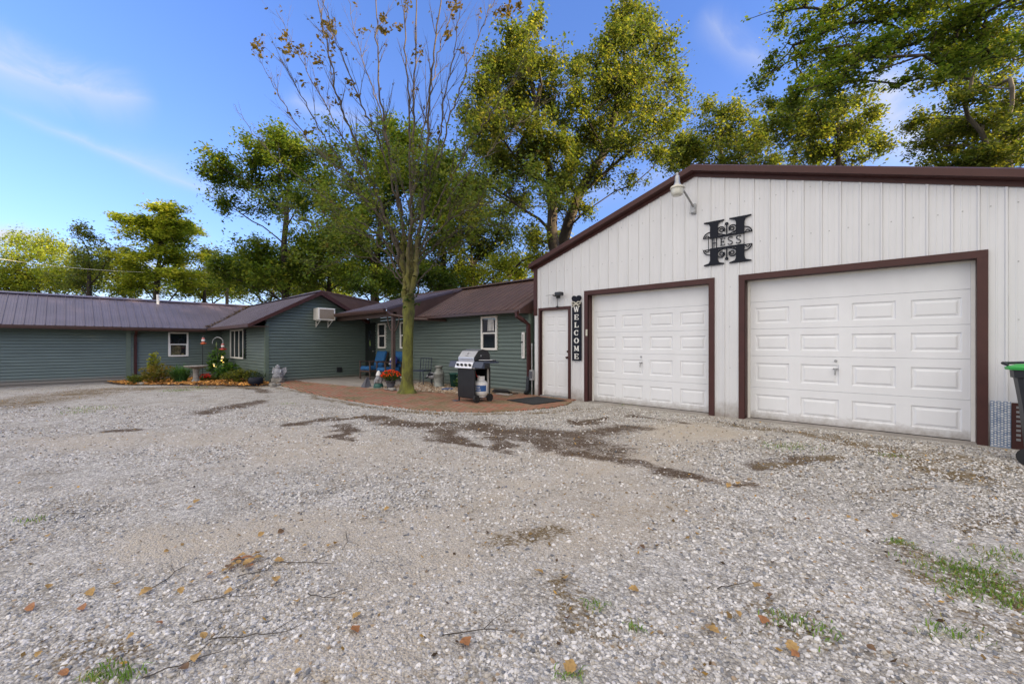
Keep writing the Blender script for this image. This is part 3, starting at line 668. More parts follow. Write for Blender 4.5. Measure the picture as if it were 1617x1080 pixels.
def opening(x0, x1, zt, tw, depth, name):
    """trim on the face plus the returns that lead back to the door"""
    b = MB(); f = GY-.030
    b.box(x0-tw, f, -.02, x0, GY+.004, zt); b.box(x1, f, -.02, x1+tw, GY+.004, zt); b.box(x0-tw, f-.002, zt, x1+tw, GY+.004, zt+tw)
    b.quad((x0, f, -.02), (x0, GY+depth, -.02), (x0, GY+depth, zt), (x0, f, zt)); b.quad((x1, f, zt), (x1, GY+depth, zt), (x1, GY+depth, -.02), (x1, f, -.02))
    b.quad((x0, f, zt), (x0, GY+depth, zt), (x1, GY+depth, zt), (x1, f, zt))
    return b.build(name, M['trim_brown'], gar)
def overhead_door(x0, x1, zt, depth=.19):
    opening(x0, x1, zt, .095, depth, 'door_trim')
    yd = GY+depth-.03
    root = MB()
    secs = [.012, .53, 1.06, 1.51, 1.965, zt+.09]
    w = x1-x0; m_ = .04; X0, X1 = x0+m_, x1-m_; cw = (X1-X0)/4
    b = MB()
    for i in range(5):
        za, zb = secs[i]+.004, secs[i+1]-.004; top = i == 4
        # section slab split round the pressed panels
        cols = [X0]
        for c in range(4): cols += [X0+c*cw+cw*.12, X0+c*cw+cw*.88]
        cols += [X1]; pz0, pz1 = za+(zb-za)*.20, zb-(zb-za)*.22
        if top: b.quad((X0, yd, za), (X1, yd, za), (X1, yd, zb), (X0, yd, zb))
        else:
            b.quad((X0, yd, za), (X1, yd, za), (X1, yd, pz0), (X0, yd, pz0)); b.quad((X0, yd, pz1), (X1, yd, pz1), (X1, yd, zb), (X0, yd, zb))
            for c in range(0, 9, 2): b.quad((cols[c], yd, pz0), (cols[c+1], yd, pz0), (cols[c+1], yd, pz1), (cols[c], yd, pz1))
            for c in range(4):
                u0, u1 = cols[1+2*c], cols[2+2*c]; rings = [(0, 0), (.014, .013), (.032, .013), (.056, .002)]
                P = [[(u0+k, yd+e, pz0+k), (u1-k, yd+e, pz0+k), (u1-k, yd+e, pz1-k), (u0+k, yd+e, pz1-k)] for k, e in rings]
                for p, q in zip(P[:-1], P[1:]):
                    for j in range(4): b.quad(p[j], p[(j+1) % 4], q[(j+1) % 4], q[j])
                b.quad(*P[-1])
        b.quad((X0, yd, zb), (X1, yd, zb), (X1, yd+.010, zb+.004), (X0, yd+.010, zb+.004)); b.quad((X0, yd+.010, za-.004), (X1, yd+.010, za-.004), (X1, yd, za), (X0, yd, za))
    d = b.build('overhead_door', M['door_white'], gar)
    bb = MB(); bb.box(x0, yd-.012, 0, X0-.002, yd+.03, zt); bb.box(X1+.002, yd-.012, 0, x1, yd+.03, zt); bb.box(x0, yd-.010, zt-.028, x1, yd+.03, zt)
    bb.build('weather_strip', M['vinyl'], d)
    bb = MB(); bb.box(X0, yd-.004, -.004, X1, yd+.03, .014); bb.build('bottom_seal', M['rubber'], d)
    xm = X0+cw*1.82
    bb = MB(); bb.box(xm-.03, yd-.012, .87, xm+.03, yd-.001, .89); bb.tube([(xm, yd-.001, .88), (xm, yd-.04, .88)], .012); bb.tube([(xm, yd-.04, .885), (xm-.004, yd-.042, .79)], .009); bb.tube([(xm+.03, yd-.03, .885), (xm-.03, yd-.03, .885)], .009)
    bb.build('handle', M['galv'], d)
    bb = MB(); bb.tube([(xm, yd-.012, 1.0), (xm, yd, 1.0)], .02, 12); bb.build('lock', M['galv'], d)
    bb = MB(); bb.box(x0, GY-.06, -.03, x1, yd+.1, .006); bb.build('threshold', M['concrete'], d)
    return d
d1 = overhead_door(*OPEN[1]); d2 = overhead_door(*OPEN[2])
d1['label'] = 'left overhead door'; d2['label'] = 'right overhead door, nearest'
# walk-in door
x0, x1, zt = OPEN[0]; opening(x0, x1, zt, .062, .10, 'door_trim')
yd = GY+.07; b = MB()
cols = [x0+.025, x0+.12, (x0+x1)/2-.045, (x0+x1)/2+.045, x1-.12, x1-.025]; rows = [.045, .25, .86, .99, 1.57, 1.68, 1.90, zt-.02]
for i in range(5):
    for j in range(7):
        if i in (1, 3) and j in (1, 3, 5):
            u0, u1, w0, w1 = cols[i], cols[i+1], rows[j], rows[j+1]
            P = [[(u0+k, yd+e, w0+k), (u1-k, yd+e, w0+k), (u1-k, yd+e, w1-k), (u0+k, yd+e, w1-k)] for k, e in ((0,0),(.01,.008),(.02,.008),(.035,.001))]
            for p, q_ in zip(P[:-1], P[1:]):
                for c in range(4): b.quad(p[c], p[(c+1) % 4], q_[(c+1) % 4], q_[c])
            b.quad(*P[-1])
        else: b.quad((cols[i], yd, rows[j]), (cols[i+1], yd, rows[j]), (cols[i+1], yd, rows[j+1]), (cols[i], yd, rows[j+1]))
sd_ = b.build('side_door', M['door_white'], gar)
b = MB(); b.lathe([(0,0),(.028,0),(.028,.008),(.012,.012),(.012,.03),(.026,.04),(.026,.058),(.0,.064)], n=14)
k = b.build('door_knob', M['trim_brown'], sd_); k.location = (x1-.075, yd, .95); k.rotation_euler = (R(90), 0, 0)
b = MB(); b.lathe([(0,0),(.025,0),(.025,.012),(0,.016)], n=14); k = b.build('deadbolt', M['trim_brown'], sd_); k.location = (x1-.075, yd, 1.09); k.rotation_euler = (R(90), 0, 0)
b = MB(); b.box(x0, yd-.02, 0, x0+.024, yd+.03, zt); b.box(x1-.024, yd-.02, 0, x1, yd+.03, zt); b.box(x0+.024, yd-.02, zt-.02, x1-.024, yd+.03, zt); b.build('door_frame', M['vinyl'], sd_)
b = MB(); b.box(x0, GY-.05, -.01, x1, yd+.04, .04); b.build('sill', M['galv'], sd_)
# screws in rows
b = MB()
for zr in (3.66, 2.95, 2.25, 1.55, .85, .15):
    x = .85-.2286*32+.095
    while x < GX1:
        ok = GX0+.05 < x and zr < gtop(x)-.15 and not any(o0-.12 < x < o1+.12 and zr < z_+.12 for o0, o1, z_ in OPEN)
        if ok:
            xx = x+random.uniform(-.006, .006); zz = zr+random.uniform(-.01, .01); b.add([(xx+.009*math.cos(a*math.pi/3), GY-.007, zz+.009*math.sin(a*math.pi/3)) for a in range(6)], [tuple(range(6))])
        x += .2286
o = b.build('screw_heads', M['galv'], gar); o['kind'] = 'stuff'
b = MB(); b.box(-5.165, GY-.045, 1.44, -5.125, GY-.0325, 1.58); b.build('door_keypad', M['cream_paint'], gar)
# conduit box on the corner
t = thing('meter_box', 'small blue grey electrical box on the white garage corner beside the downspout', 'electrical box', (-6.70, GY-.02, .38))
b = MB(); b.bevbox(-.045, -.09, 0, .045, 0, .25, .008); b.build('housing', M['galv'], t)
b = MB(); b.bevbox(-.05, -.10, .05, .05, -.088, .22, .004); b.build('cover', M['grey_stone'], t)
b = MB(); b.tube([(0, -.04, 0), (0, -.04, -.36)], .014); b.tube([(0, -.04, .25), (0, -.04, .9)], .014); b.build('conduit', M['galv'], t)

# ================================================================ house
WY, GWX, SWY, LX = 7.95, -15.3, 4.48, -21.0
hs = thing('house', 'single storey green clapboard house with brown metal roofs behind the drive', 'house')
def siding(P, O, a0, a1, z0, z1, fn=None, name='siding_wall', h=.102):
    """P: 'x' plane x=O facing +x or 'y' plane y=O facing -y; horizontal coordinate a; fn(z)->(lo,hi)"""
    b = MB()
    def V(a, d, z): return (O+d, a, z) if P == 'x' else (a, O-d, z)
    z = z0
    while z < z1-1e-6:
        zt = min(z+h, z1)
        if fn: (l0, r0), (l1, r1) = fn(z), fn(zt)
        else: (l0, r0), (l1, r1) = (a0, a1), (a0, a1)
        if r0-l0 > .02:
            if r1 < l1: l1 = r1 = (l1+r1)/2
            b.quad(V(l0, .034, z+.010), V(r0, .034, z+.010), V(r1, .004, zt), V(l1, .004, zt))
            b.quad(V(l0, .034, z+.010), V(l0, .004, z+.004), V(r0, .004, z+.004), V(r0, .034, z+.010))
        z = zt
    return b.build(name, M['siding'], hs)
# boards; walls with body behind so nothing leaks
siding('y', WY, -11.38, -6.86, -.02, 2.14)
siding('y', WY, -15.28, -11.38, -.02, 2.26)
siding('y', SWY, -20.98, GWX, -.14, 1.86)
siding('x', LX, -9.0, SWY-.02, -.16, 1.84)
RZ = 3.10
siding('x', GWX, 0, 0, -.03, 3.0, fn=lambda z: (max(SWY, 6.13-(3.02-z)/.54), min(WY-.02, 6.13+(3.02-z)/.54)) if z > 1.6 else (SWY, WY-.02))
b = MB(); b.box(-15.2, WY+.02, -.1, -6.86, 11.2, 2.1); b.box(-25, -9.0, -.2, LX-.03, 8.3, 1.82); b.box(-21, SWY+.03, -.1, GWX-.03, 8.2, 1.84)
b.build('inner_wall', M['siding'], hs)
b = MB(); b.box(GWX-.09, SWY-.042, -.06, GWX+.042, SWY+.075, 1.93); b.build('corner_post', M['siding_trim'], hs)
b = MB(); b.box(LX-.02, 1.50, -.16, LX+.045, 1.63, 1.83); b.build('corner_post', M['siding_trim'], hs)
b = MB(); b.box(-6.93, WY-.045, -.02, -6.85, WY+.05, 2.1); b.build('corner_post', M['siding_trim'], hs)
def slope(name, e0, e1, r0, r1, m, pitch=.2286, h=.018, minor=True):
    """ribbed metal sheet between the eave e0-e1 and the ridge r0-r1 (parallel)"""
    e0, e1, r0, r1 = map(Vector, (e0, e1, r0, r1)); L = (e1-e0).length; nrm = (e1-e0).cross(r0-e0).normalized()
    if nrm.z < 0: nrm = -nrm
    us = []
    k = 0
    while k*pitch < L:
        for dx_, hh in ((0, 0), (.010, h), (.030, h), (.040, 0))+(((.10, 0), (.104, .003), (.12, .003), (.124, 0), (.17, 0), (.174, .003), (.19, .003), (.194, 0)) if minor else ()):
            if k*pitch+dx_ < L: us.append((k*pitch+dx_, hh))
        k += 1
    us.append((L, 0)); b = MB()
    for (ua, ha), (ub, hb) in zip(us[:-1], us[1:]):
        A, B = e0.lerp(e1, ua/L), e0.lerp(e1, ub/L); C_, D = r0.lerp(r1, ub/L), r0.lerp(r1, ua/L)
        b.quad(A+nrm*ha, B+nrm*hb, C_+nrm*hb, D+nrm*ha)
    b.quad(e0-nrm*.03, e1-nrm*.03, r1-nrm*.03, r0-nrm*.03)
    for p, q_ in ((e0, e1), (e1, r1), (r1, r0), (r0, e0)): b.quad(p, q_, q_-nrm*.03, p-nrm*.03)
    return b.build(name, m, hs)
EX = -20.5
slope('roof', (EX, -9.2, 1.88), (EX, 6.2, 1.88), (-23.0, -9.2, 3.08), (-23.0, 6.2, 3.08), M['roof_metal'])
slope('roof', (-25.5, -9.2, 1.88), (-25.5, 8.4, 1.88), (-23.0, -9.2, 3.08), (-23.0, 8.4, 3.08), M['roof_metal'])
slope('roof', (-14.98, 3.91, 1.90), (-23.2, 3.91, 1.90), (-14.98, 6.13, 3.10), (-23.2, 6.13, 3.10), M['roof_metal'])
slope('roof', (-14.98, 8.35, 1.90), (-23.2, 8.35, 1.90), (-14.98, 6.13, 3.10), (-23.2, 6.13, 3.10), M['roof_metal'])
slope('roof', (-6.87, 7.55, 2.11), (-11.4, 7.55, 2.11), (-6.87, 9.6, 3.19), (-11.4, 9.6, 3.19), M['roof_brown'])
slope('roof', (-6.70, 11.6, 2.12), (-15.1, 11.6, 2.12), (-6.70, 9.6, 3.19), (-15.1, 9.6, 3.19), M['roof_brown'])
# the main slope runs on behind the garage corner above the rake
slope('roof', (-11.37, 6.60, 2.33), (-15.02, 6.60, 2.33), (-11.37, 9.6, 3.215), (-15.02, 9.6, 3.215), M['roof_metal'])
def cap(a, b_, w=.16, dz=.07, m='roof_metal'):
    a, b_ = Vector(a), Vector(b_); d = (b_-a).normalized(); s_ = Vector((-d.y, d.x, 0))*w; u = Vector((0, 0, dz))
    q = MB(); q.quad(a, b_, b_+s_-u, a+s_-u); q.quad(a, b_, b_-s_-u, a-s_-u); 
    for e in (a, b_): q.add([e, e+s_-u, e-s_-u], [(0,1,2)])
    return q.build('ridge_cap', M[m], hs)
cap((-23.0, -9.2, 3.125), (-23.0, 6.2, 3.125)); cap((-14.97, 6.13, 3.145), (-23.0, 6.13, 3.145)); cap((-6.72, 9.6, 3.245), (-15.0, 9.6, 3.265), m='roof_brown')
# fascias and rakes
b = MB(); b.prism([(3.89,1.80),(3.89,1.905),(6.13,3.125),(8.37,1.905),(8.37,1.80),(8.2,1.86),(6.13,2.985),(4.02,1.86)], 'x', -15.0, -14.955); b.build('rake_board', M['trim_brown'], hs)
b = MB(); b.box(-20.5, 3.87, 1.80, -15.0, 3.91, 1.905); b.build('fascia', M['gutter_brown'], hs)
b = MB(); b.box(-20.55, 3.91, 1.825, -15.0, SWY, 1.84); b.box(-21, -9.2, 1.80, EX, SWY, 1.815); b.build('soffit', M['soffit'], hs)
def gutter(p0, p1, out, name='gutter'):
    """K-style gutter from p0 to p1, out = outward unit vector"""
    p0, p1, out = Vector(p0), Vector(p1), Vector(out); prof = [(0, .0), (0, -.11), (.07, -.11), (.10, -.05), (.105, 0), (.095, -.005), (.085, -.05), (.06, -.095), (.01, -.095), (.01, 0)]
    b = MB(); A = [p0+out*x_+Vector((0,0,z_)) for x_, z_ in prof]; B = [p1+out*x_+Vector((0,0,z_)) for x_, z_ in prof]
    for i in range(len(prof)-1): b.quad(A[i], B[i], B[i+1], A[i+1])
    for Q in (A, B): b.poly(Q[:5])
    return b.build(name, M['gutter_brown'], hs)
gutter((EX, -9.2, 1.875), (EX, 1.35, 1.875), (1, 0, 0)); gutter((EX, 1.36, 1.86), (EX, 3.80, 1.86), (1, 0, 0))
gutter((-15.02, 6.60, 2.33), (-11.45, 6.60, 2.33), (0, -1, 0))
b = MB(); b.box(-11.4, 7.51, 2.03, -6.9, 7.55, 2.10); b.build('fascia', M['gutter_brown'], hs)
b = MB(); b.quad((-11.4, 7.55, 2.05), (-6.87, 7.55, 2.05), (-6.87, WY, 2.12), (-11.4, WY, 2.12)); b.build('soffit', M['soffit'], hs)
b = MB(); b.prism([(7.50,2.0),(7.50,2.10),(9.6,3.22),(9.6,3.10),(8.0,2.15),(7.95,2.02)], 'x', -6.87, -6.83); b.build('rake_board', M['gutter_brown'], hs)
# brown infill at the end of the porch roof
b = MB(); b.prism([(6.58,2.34),(6.58,2.20),(7.56,2.08),(9.6,3.17),(9.6,3.22)], 'x', -11.39, -11.36); b.build('porch_infill', M['roof_brown'], hs)
b = MB(); b.prism([(6.56,2.28),(6.56,2.35),(9.6,3.245),(9.6,3.17)], 'x', -11.358, -11.33); b.build('rake_board', M['roof_metal'], hs)
b = MB(); b.prism([(6.13,3.12),(8.4,2.84),(7.14,2.47)], 'x', -15.03, -14.99); b.build('gable_infill', M['roof_brown'], hs)
b = MB(); b.prism([(6.10,3.10),(6.10,3.155),(8.5,2.865),(8.5,2.82)], 'x', -18, -14.96); b.build('low_roof', M['roof_brown'], hs)
# porch beam, ceiling, post
b = MB(); b.box(-15.2, 6.78, 2.10, -11.36, 6.90, 2.24); b.build('porch_beam', M['wood_brown'], hs)
b = MB(); b.quad((-15.25, 6.62, 2.245), (-11.4, 6.62, 2.245), (-11.4, WY, 2.245), (-15.25, WY, 2.245)); b.build('porch_ceiling', M['soffit'], hs)
b = MB(); b.bevbox(-11.50, 6.79, .03, -11.40, 6.89, 2.10, .006); b.build('porch_post', M['wood_brown'], hs)
b = MB()
for sgn in (-1, 1):
    b.tube([(-11.45+sgn*.02, 6.84, 1.62), (-11.45+sgn*.18, 6.84, 1.72), (-11.45+sgn*.30, 6.84, 1.92), (-11.45+sgn*.34, 6.84, 2.10)], .018, 6)
b.build('post_bracket', M['wood_brown'], hs)
def downspout(pts, name='downspout', w=.04, m='gutter_brown', label=None):
    b = MB(); pts = [Vector(p) for p in pts]
    b.tube(pts, w, 4, sm=False); o = b.build(name, M[m], hs); return o
downspout([(-11.3, 6.52, 2.25), (-11.25, 6.62, 2.14), (-10.9, 7.2, 2.02), (-10.5, 7.75, 2.0), (-10.2, 7.88, 1.98)])
downspout([(LX+.44, 1.753, 1.78), (LX+.36, 1.753, 1.70), (LX+.12, 1.753, 1.62), (LX+.075, 1.753, 1.52), (LX+.075, 1.753, -.05), (LX+.12, 1.753, -.10)], w=.055, m='trim_brown')
downspout([(-6.93, 7.50, 2.06), (-6.93, 7.50, 1.94), (-6.87, 7.62, 1.86), (-6.86, 7.84, 1.74), (-6.86, 7.86, .42)], w=.055, m='trim_brown')
d = downspout([(-6.86, 7.86, .46), (-6.86, 7.83, .12), (-6.84, 7.72, .04)], w=.062, m='black_plastic', name='downspout_extension'); d['label'] = 'black plastic downspout foot'
def window(P, O, a0, a1, z0, z1, style='hung', blindz=0, out=.058):
    """white vinyl window: frame > sashes, pane; sits proud of the boards"""
    def V(a, d, z): return (O+d, a, z) if P == 'x' else (a, O-d, z)
    def bar(b, a_, b_, za, zb, d0, d1):
        p = V(min(a_, b_), d0, za); q_ = V(max(a_, b_), d1, zb); b.box(min(p[0], q_[0]), min(p[1], q_[1]), za, max(p[0], q_[0]), max(p[1], q_[1]), zb)
    fw = .055; b = MB()
    bar(b, a0, a0+fw, z0, z1, .0, out); bar(b, a1-fw, a1, z0, z1, .0, out); bar(b, a0+fw, a1-fw, z1-fw, z1, .0, out-.002); bar(b, a0+fw, a1-fw, z0, z0+fw, .0, out+.012)
    w = b.build('window', M['vinyl'], hs)
    b = MB(); zm = (z0+z1)/2
    if style == 'hung':
        bar(b, a0+fw, a1-fw, zm-.02, zm+.02, .036, .050)
        for aa in (a0+fw, a1-fw-.022): bar(b, aa, aa+.022, z0+fw, zm-.02, .036, .046)
    else:
        for t in (1/3., 2/3.):
            am = a0+(a1-a0)*t; bq = MB(); bar(bq, am-.022, am+.022, z0+fw, z1-fw, .036, .050); bq.build('sash', M['vinyl'], w)
    if b.v: b.build('sash', M['vinyl'], w)
    b = MB(); b.quad(V(a0+fw, .036, z0+fw), V(a1-fw, .036, z0+fw), V(a1-fw, .036, z1-fw), V(a0+fw, .036, z1-fw)); b.build('pane', M['glass_dark'], w)
    if blindz:
        b = MB(); bar(b, a0+fw+.01, a1-fw-.01, z1-fw-blindz, z1-fw-.01, .0365, .0385); b.build('blind', M['blind'], w)
    return w
window('y', WY, -8.66, -8.03, 1.10, 2.02)
b = MB(); 
for k in range(5): b.quad((-8.40+k*.055, WY-.0385, 1.62), (-8.37+k*.055, WY-.0385, 1.62), (-8.36+k*.045, WY-.0385, 1.94), (-8.39+k*.045, WY-.0385, 1.94))
b.build('curtain', M['vinyl'], hs)
window('y', WY, -14.30, -13.76, 1.11, 2.02)
window('y', WY, -12.80, -12.26, 1.11, 2.02)
window('x', LX, 2.71, 3.34, .78, 1.73)
window('y', SWY, -19.5, -17.72, .72, 1.82, 'slide')
b = MB(); b.box(-17.70, SWY-.05, .74, -17.45, SWY-.0, 1.80); b.build('shutter', M['glass_dark'], hs)
# front door under the porch
b = MB(); b.box(-15.24, WY-.05, .045, -14.52, WY-.0, 2.06); fd = b.build('front_door', M['door_dark'], hs)
b = MB(); b.add([(-14.88+.16*math.cos(t*math.pi/12), WY-.052, 1.42+.38*math.sin(t*math.pi/12)) for t in range(24)], [tuple(range(24))]); b.build('oval_glass', M['glass_dark'], fd)
b = MB(); b.add([(-14.87+.05*math.cos(t*math.pi/6)*(1+.3*(t % 2)), WY-.056, 1.30+.10*math.sin(t*math.pi/6)*(1+.3*(t % 2))) for t in range(12)], [tuple(range(12))]); b.build('door_ornament', M['lime_metal'], fd)
b = MB(); b.lathe([(0,0),(.028,0),(.012,.03),(.026,.05),(0,.06)], n=10); k = b.build('door_knob', M['galv'], fd); k.location = (-14.6, WY-.05, 1.0); k.rotation_euler = (R(90), 0, 0)
b = MB(); b.lathe([(0,0),(.07,0),(.075,.04),(.05,.07),(0,.075)], (-14.1, 7.4, 2.165), n=14); b.build('porch_light', M['lamp_glass'], hs)
b = MB(); b.box(GWX+.0, 6.80, .24, GWX+.06, 6.98, .42); b.build('vent_cover', M['black_plastic'], hs)
b = MB(); b.tube([(-22.7, 2.6, 2.9), (-22.7, 2.6, 3.32)], .05, 12); b.build('vent_pipe', M['vinyl'], hs)
# leaves caught in the valley
n = 420; t = rng.random(n); vx = -20.5-t*2.4; vy = 3.93+t*2.15
P = np.stack([vx+rng.normal(0, .05, n), vy+rng.normal(0, .10, n), 1.93+t*1.17+.02*rng.random(n)], -1)
o = chips('valley_leaves', P, .05, np.array([.16,.11,.06])*rng.uniform(.5, 1.4, (n, 1)), M['dry_leaf'], .3); tag(o, 'dead brown leaves caught in the valley between the two purple brown roofs', 'leaf litter', kind='stuff')

# window air conditioner
t = thing('air_conditioner', 'white window air conditioner sticking out of the gable wall on brackets', 'air conditioner', (GWX+.035, 6.26, 2.10))
b = MB(); b.bevbox(0, -.30, 0, .42, .30, .42, .012); b.build('casing', M['vinyl'], t)
b = MB(); b.box(.4205, -.25, .04, .424, .25, .38)
g_ = b.build('grille', M['grill_mesh'], t)
b = MB()
for k in range(17): b.box(.4245, -.245+k*.0303, .04, .428, -.239+k*.0303, .38)
b.build('louvres', M['galv'], g_)
for s_ in (-.22, .20):
    b = MB(); b.box(.02, s_, -.03, .38, s_+.025, -.002); b.tube([(.02, s_+.012, -.22), (.34, s_+.012, -.03)], .012, 4); b.box(0, s_, -.24, .02, s_+.025, -.03); b.build('bracket', M['vinyl'], t)
# thermometer board
t = thing('wall_thermometer', 'tall narrow white outdoor thermometer on the green siding beside the downspout', 'thermometer', (-7.08, WY-.036, .90))
b = MB(); b.bevbox(-.05, -.03, 0, .05, 0, .66, .006); b.build('board', M['white_paint'], t)
b = MB(); b.box(-.008, -.034, .05, .008, -.031, .6); b.tube([(-.06, -.05, .40), (.01, -.035, .42)], .012, 6); b.build('scale', M['sign_black'], t)
# ================================================================ trees
def tubes_np(A, B, ra, rb, k=5):
    """frusta between point arrays"""
    n = len(A); d = B-A; L = np.linalg.norm(d, axis=1, keepdims=True)+1e-9; d = d/L
    ref = np.where(np.abs(d[:, 2:3]) < .9, np.array([[0, 0, 1.]]), np.array([[1., 0, 0]]))
    u = np.cross(d, ref); u /= np.linalg.norm(u, axis=1, keepdims=True)+1e-9; v = np.cross(d, u)
    a = np.arange(k)*2*np.pi/k; ring = np.cos(a)[None, :, None]*u[:, None]+np.sin(a)[None, :, None]*v[:, None]
    V = np.concatenate([A[:, None]+ring*ra[:, None, None], (B+d*rb[:, None]*.3)[:, None]+ring*rb[:, None, None]], 1).reshape(-1, 3)
    b = (np.arange(n)*2*k)[:, None, None]; j = np.arange(k); jn = (j+1) % k
    F = (b+np.stack([j, jn, jn+k, j+k], -1)[None]).reshape(-1, 4)
    return V, F
def leaves_np(C, rad, per, size, pal, r, flat=0., asp=.62, droop=.0, shade=None):
    """leaf quads in little clusters round the points C"""
    n = len(C)*per; c = np.repeat(C, per, 0); rr = np.repeat(np.broadcast_to(rad, len(C)), per)
    o = r.normal(0, .55, (n, 3))*rr[:, None]; o[:, 2] *= (1-flat); P = c+o; P[:, 2] -= droop*np.abs(o[:, 0])
    a = r.uniform(0, 6.283, n); tz = r.normal(0, .55*(1-flat*.6), n); tz2 = r.normal(0, .55*(1-flat*.6), n)
    s = size*np.clip(r.lognormal(-.08, .38, n), .35, 1.9)
    u = np.stack([np.cos(a), np.sin(a), tz], -1); u /= np.linalg.norm(u, axis=1, keepdims=True); v = np.stack([-np.sin(a), np.cos(a), tz2], -1); v /= np.linalg.norm(v, axis=1, keepdims=True)
    u *= s[:, None]; v *= (s*asp*.5)[:, None]
    V = np.stack([P-u*.5, P-u*.05+v, P+u*.5, P-u*.05-v], 1).reshape(-1, 3); F = np.arange(4*n).reshape(n, 4)
    cc = np.repeat(r.random(len(C)), per)*.55+r.random(n)*.45
    pal = np.array(pal)*1.3; idx = cc*(len(pal)-1); i0 = np.clip(idx.astype(int), 0, len(pal)-2); f = (idx-i0)[:, None]
    col = (pal[i0]*(1-f)+pal[i0+1]*f)*r.uniform(.7, 1.25, (n, 1))
    return V, F, np.repeat(col, 4, 0)
def grow(base, trunk, lobes, r, trunk_r, dens=1., step=.7, cl=.42, rise=.55):
    """trunk: list of points; lobes: (center, radii, n clusters). returns nodes,parents and cluster points"""
    P = []; par = []; fine = []
    def add(p, q): P.append(np.array(p, float)); par.append(q); return len(P)-1
    last = add(trunk[0], -1); 
    for a, b in zip(trunk[:-1], trunk[1:]):
        a = np.array(a); b = np.array(b); k = max(2, int(np.linalg.norm(b-a)/.7))
        for i in range(1, k+1):
            q = a+(b-a)*i/k+(r.normal(0, .035, 3) if i < k else 0); last = add(q, last)
    tr = list(range(len(P)))
    C = []
    for (c, rad, n) in lobes:
        c = np.array(c, float); rad = np.array(rad, float)
        T = np.array([P[i] for i in tr]); hd = np.linalg.norm(T[:, :2]-c[:2], axis=1)
        want = c[2]-rise*hd-.3*rad[2]
        cost = np.abs(T[:, 2]-want)+.35*hd+np.where(T[:, 2] > c[2], 3 if rise > 0 else 0, 0); cost[0:2] += 5
        s = tr[int(np.argmin(cost))]; p0 = P[s]; L = np.linalg.norm(c-p0); k = max(3, int(L/.8)); cur = s
        mid = (p0+c)/2+np.array([0, 0, .12*L])+r.normal(0, .07*L, 3)
        for i in range(1, k+1):
            t = i/k; q = p0*(1-t)**2+2*mid*t*(1-t)+c*t*t+r.normal(0, .03*L/k+.03, 3); cur = add(q, cur); tr.append(cur)
        m = int(n*dens); K = max(5, m//8); d = r.normal(0, 1, (K, 3)); d[:, 2] += .15; d /= np.linalg.norm(d, axis=1, keepdims=True); ext = r.uniform(.76, 1.2, K)*(1+.25*(r.random(K) < .15))
        kk = r.integers(0, K, m); u_ = r.uniform(.22, 1, (m, 1))**.8
        pts = c+(d[kk]*u_*ext[kk][:, None]+r.normal(0, 1, (m, 3))*(.08+.15*u_*r.random((m, 1))))*rad; order = np.argsort(np.linalg.norm((pts-c)/rad, axis=1))
        for i in order: C.append(pts[i])
    arr = np.zeros((len(P)+len(C)*4+10, 3)); cnt = len(P); arr[:cnt] = np.array(P)
    for c in C:
        D = arr[:cnt]-c; d2 = (D**2).sum(1)+np.where(D[:, 2] > .3, 1.5, 0); j = int(np.argmin(d2)); p0 = arr[j]; L = float(np.linalg.norm(c-p0))
        if L < .15: continue
        k = min(3, max(1, int(L/step))); cur = j
        for i in range(1, k+1):
            t = i/k; q = p0+(c-p0)*t+np.array([0, 0, .10*L*math.sin(math.pi*t)])+(r.normal(0, .05*L, 3) if i < k else 0)
            P.append(q); par.append(cur); arr[cnt] = q; cur = cnt; cnt += 1
    N = len(P); P = np.array(P); par = np.array(par); w = np.zeros(N); hasc = np.zeros(N, bool); hasc[par[par >= 0]] = True; w[~hasc] = 1
    for i in range(N-1, 0, -1): w[par[i]] += w[i]
    rad = .0085*w**.46; rad = np.minimum(rad*max(1., 1.), trunk_r); sc = trunk_r/max(rad[0], 1e-6); rad = rad*(1+(sc-1)*np.clip(w/w[0], 0, 1)**1.0)
    return P, par, rad, np.array(C)
LF = 1.55
def make_tree(name, label, trunk, lobes, trunk_r, pal, seed, leaf=.13, per=16, cl=.42, dens=1., bark='bark', group=None, flat=0., base_flare=1.25, asp=.62, cat='tree', maxr=None, rise=.55):
    r = np.random.default_rng(seed); base = np.array(trunk[0], float)
    P, par, rad, C = grow(base, trunk, lobes, r, trunk_r, dens*(2.5 if group == GRP else 1.7), rise=rise)
    if maxr: k_ = np.arange(len(rad)) > 12; rad[k_] = np.minimum(rad[k_], maxr)
    P -= base; C = C-base; t = thing(name, label, cat, tuple(base), 0, group)
    ok = par >= 0; A = P[par[ok]]; B = P[ok]; ra = rad[par[ok]]; rb = rad[ok]; ra = np.minimum(ra, rb*1.35)
    ra[0] *= base_flare
    V, F = tubes_np(A, B, ra, rb, 5 if trunk_r < .2 else 6)
    npmesh('trunk', V, F, M[bark], t, smooth=True)
    V, F, c = leaves_np(C, cl*.92*r.uniform(.5, 1.3, len(C)), int(per*(LF if group == GRP else 1)), leaf, pal, r, flat, asp)
    npmesh('crown', V, F, M['leaf'], t, colors=c)
    return t
def gp(px, Z, z=-.1):
    p = at(px, HOR, Z); return np.array([p.x, p.y, z])
def trunkpts(pxs, Z, z0=-.15):
    """(px,py) list upwards at depth Z; starts on the ground"""
    p0 = gp(pxs[0][0], Z, z0); return [p0]+[np.array(at(px, py, Z)) for px, py in pxs]
def lobes(lst, Z, depth=.8, seed=0):
    """(px,py,rx,ry,n[,dz]) blobs of foliage"""
    r = np.random.default_rng(seed); out = []
    for q in lst:
        px, py, rx, ry, n = q[:5]; dz = q[5] if len(q) > 5 else r.uniform(-1, 1)*2.0
        Zc = Z+dz; rr = rx/FOC*Zc; rz = ry/FOC*Zc; out.append((np.array(at(px, py, Zc)), (rr, rr*depth, rz), n))
    return out
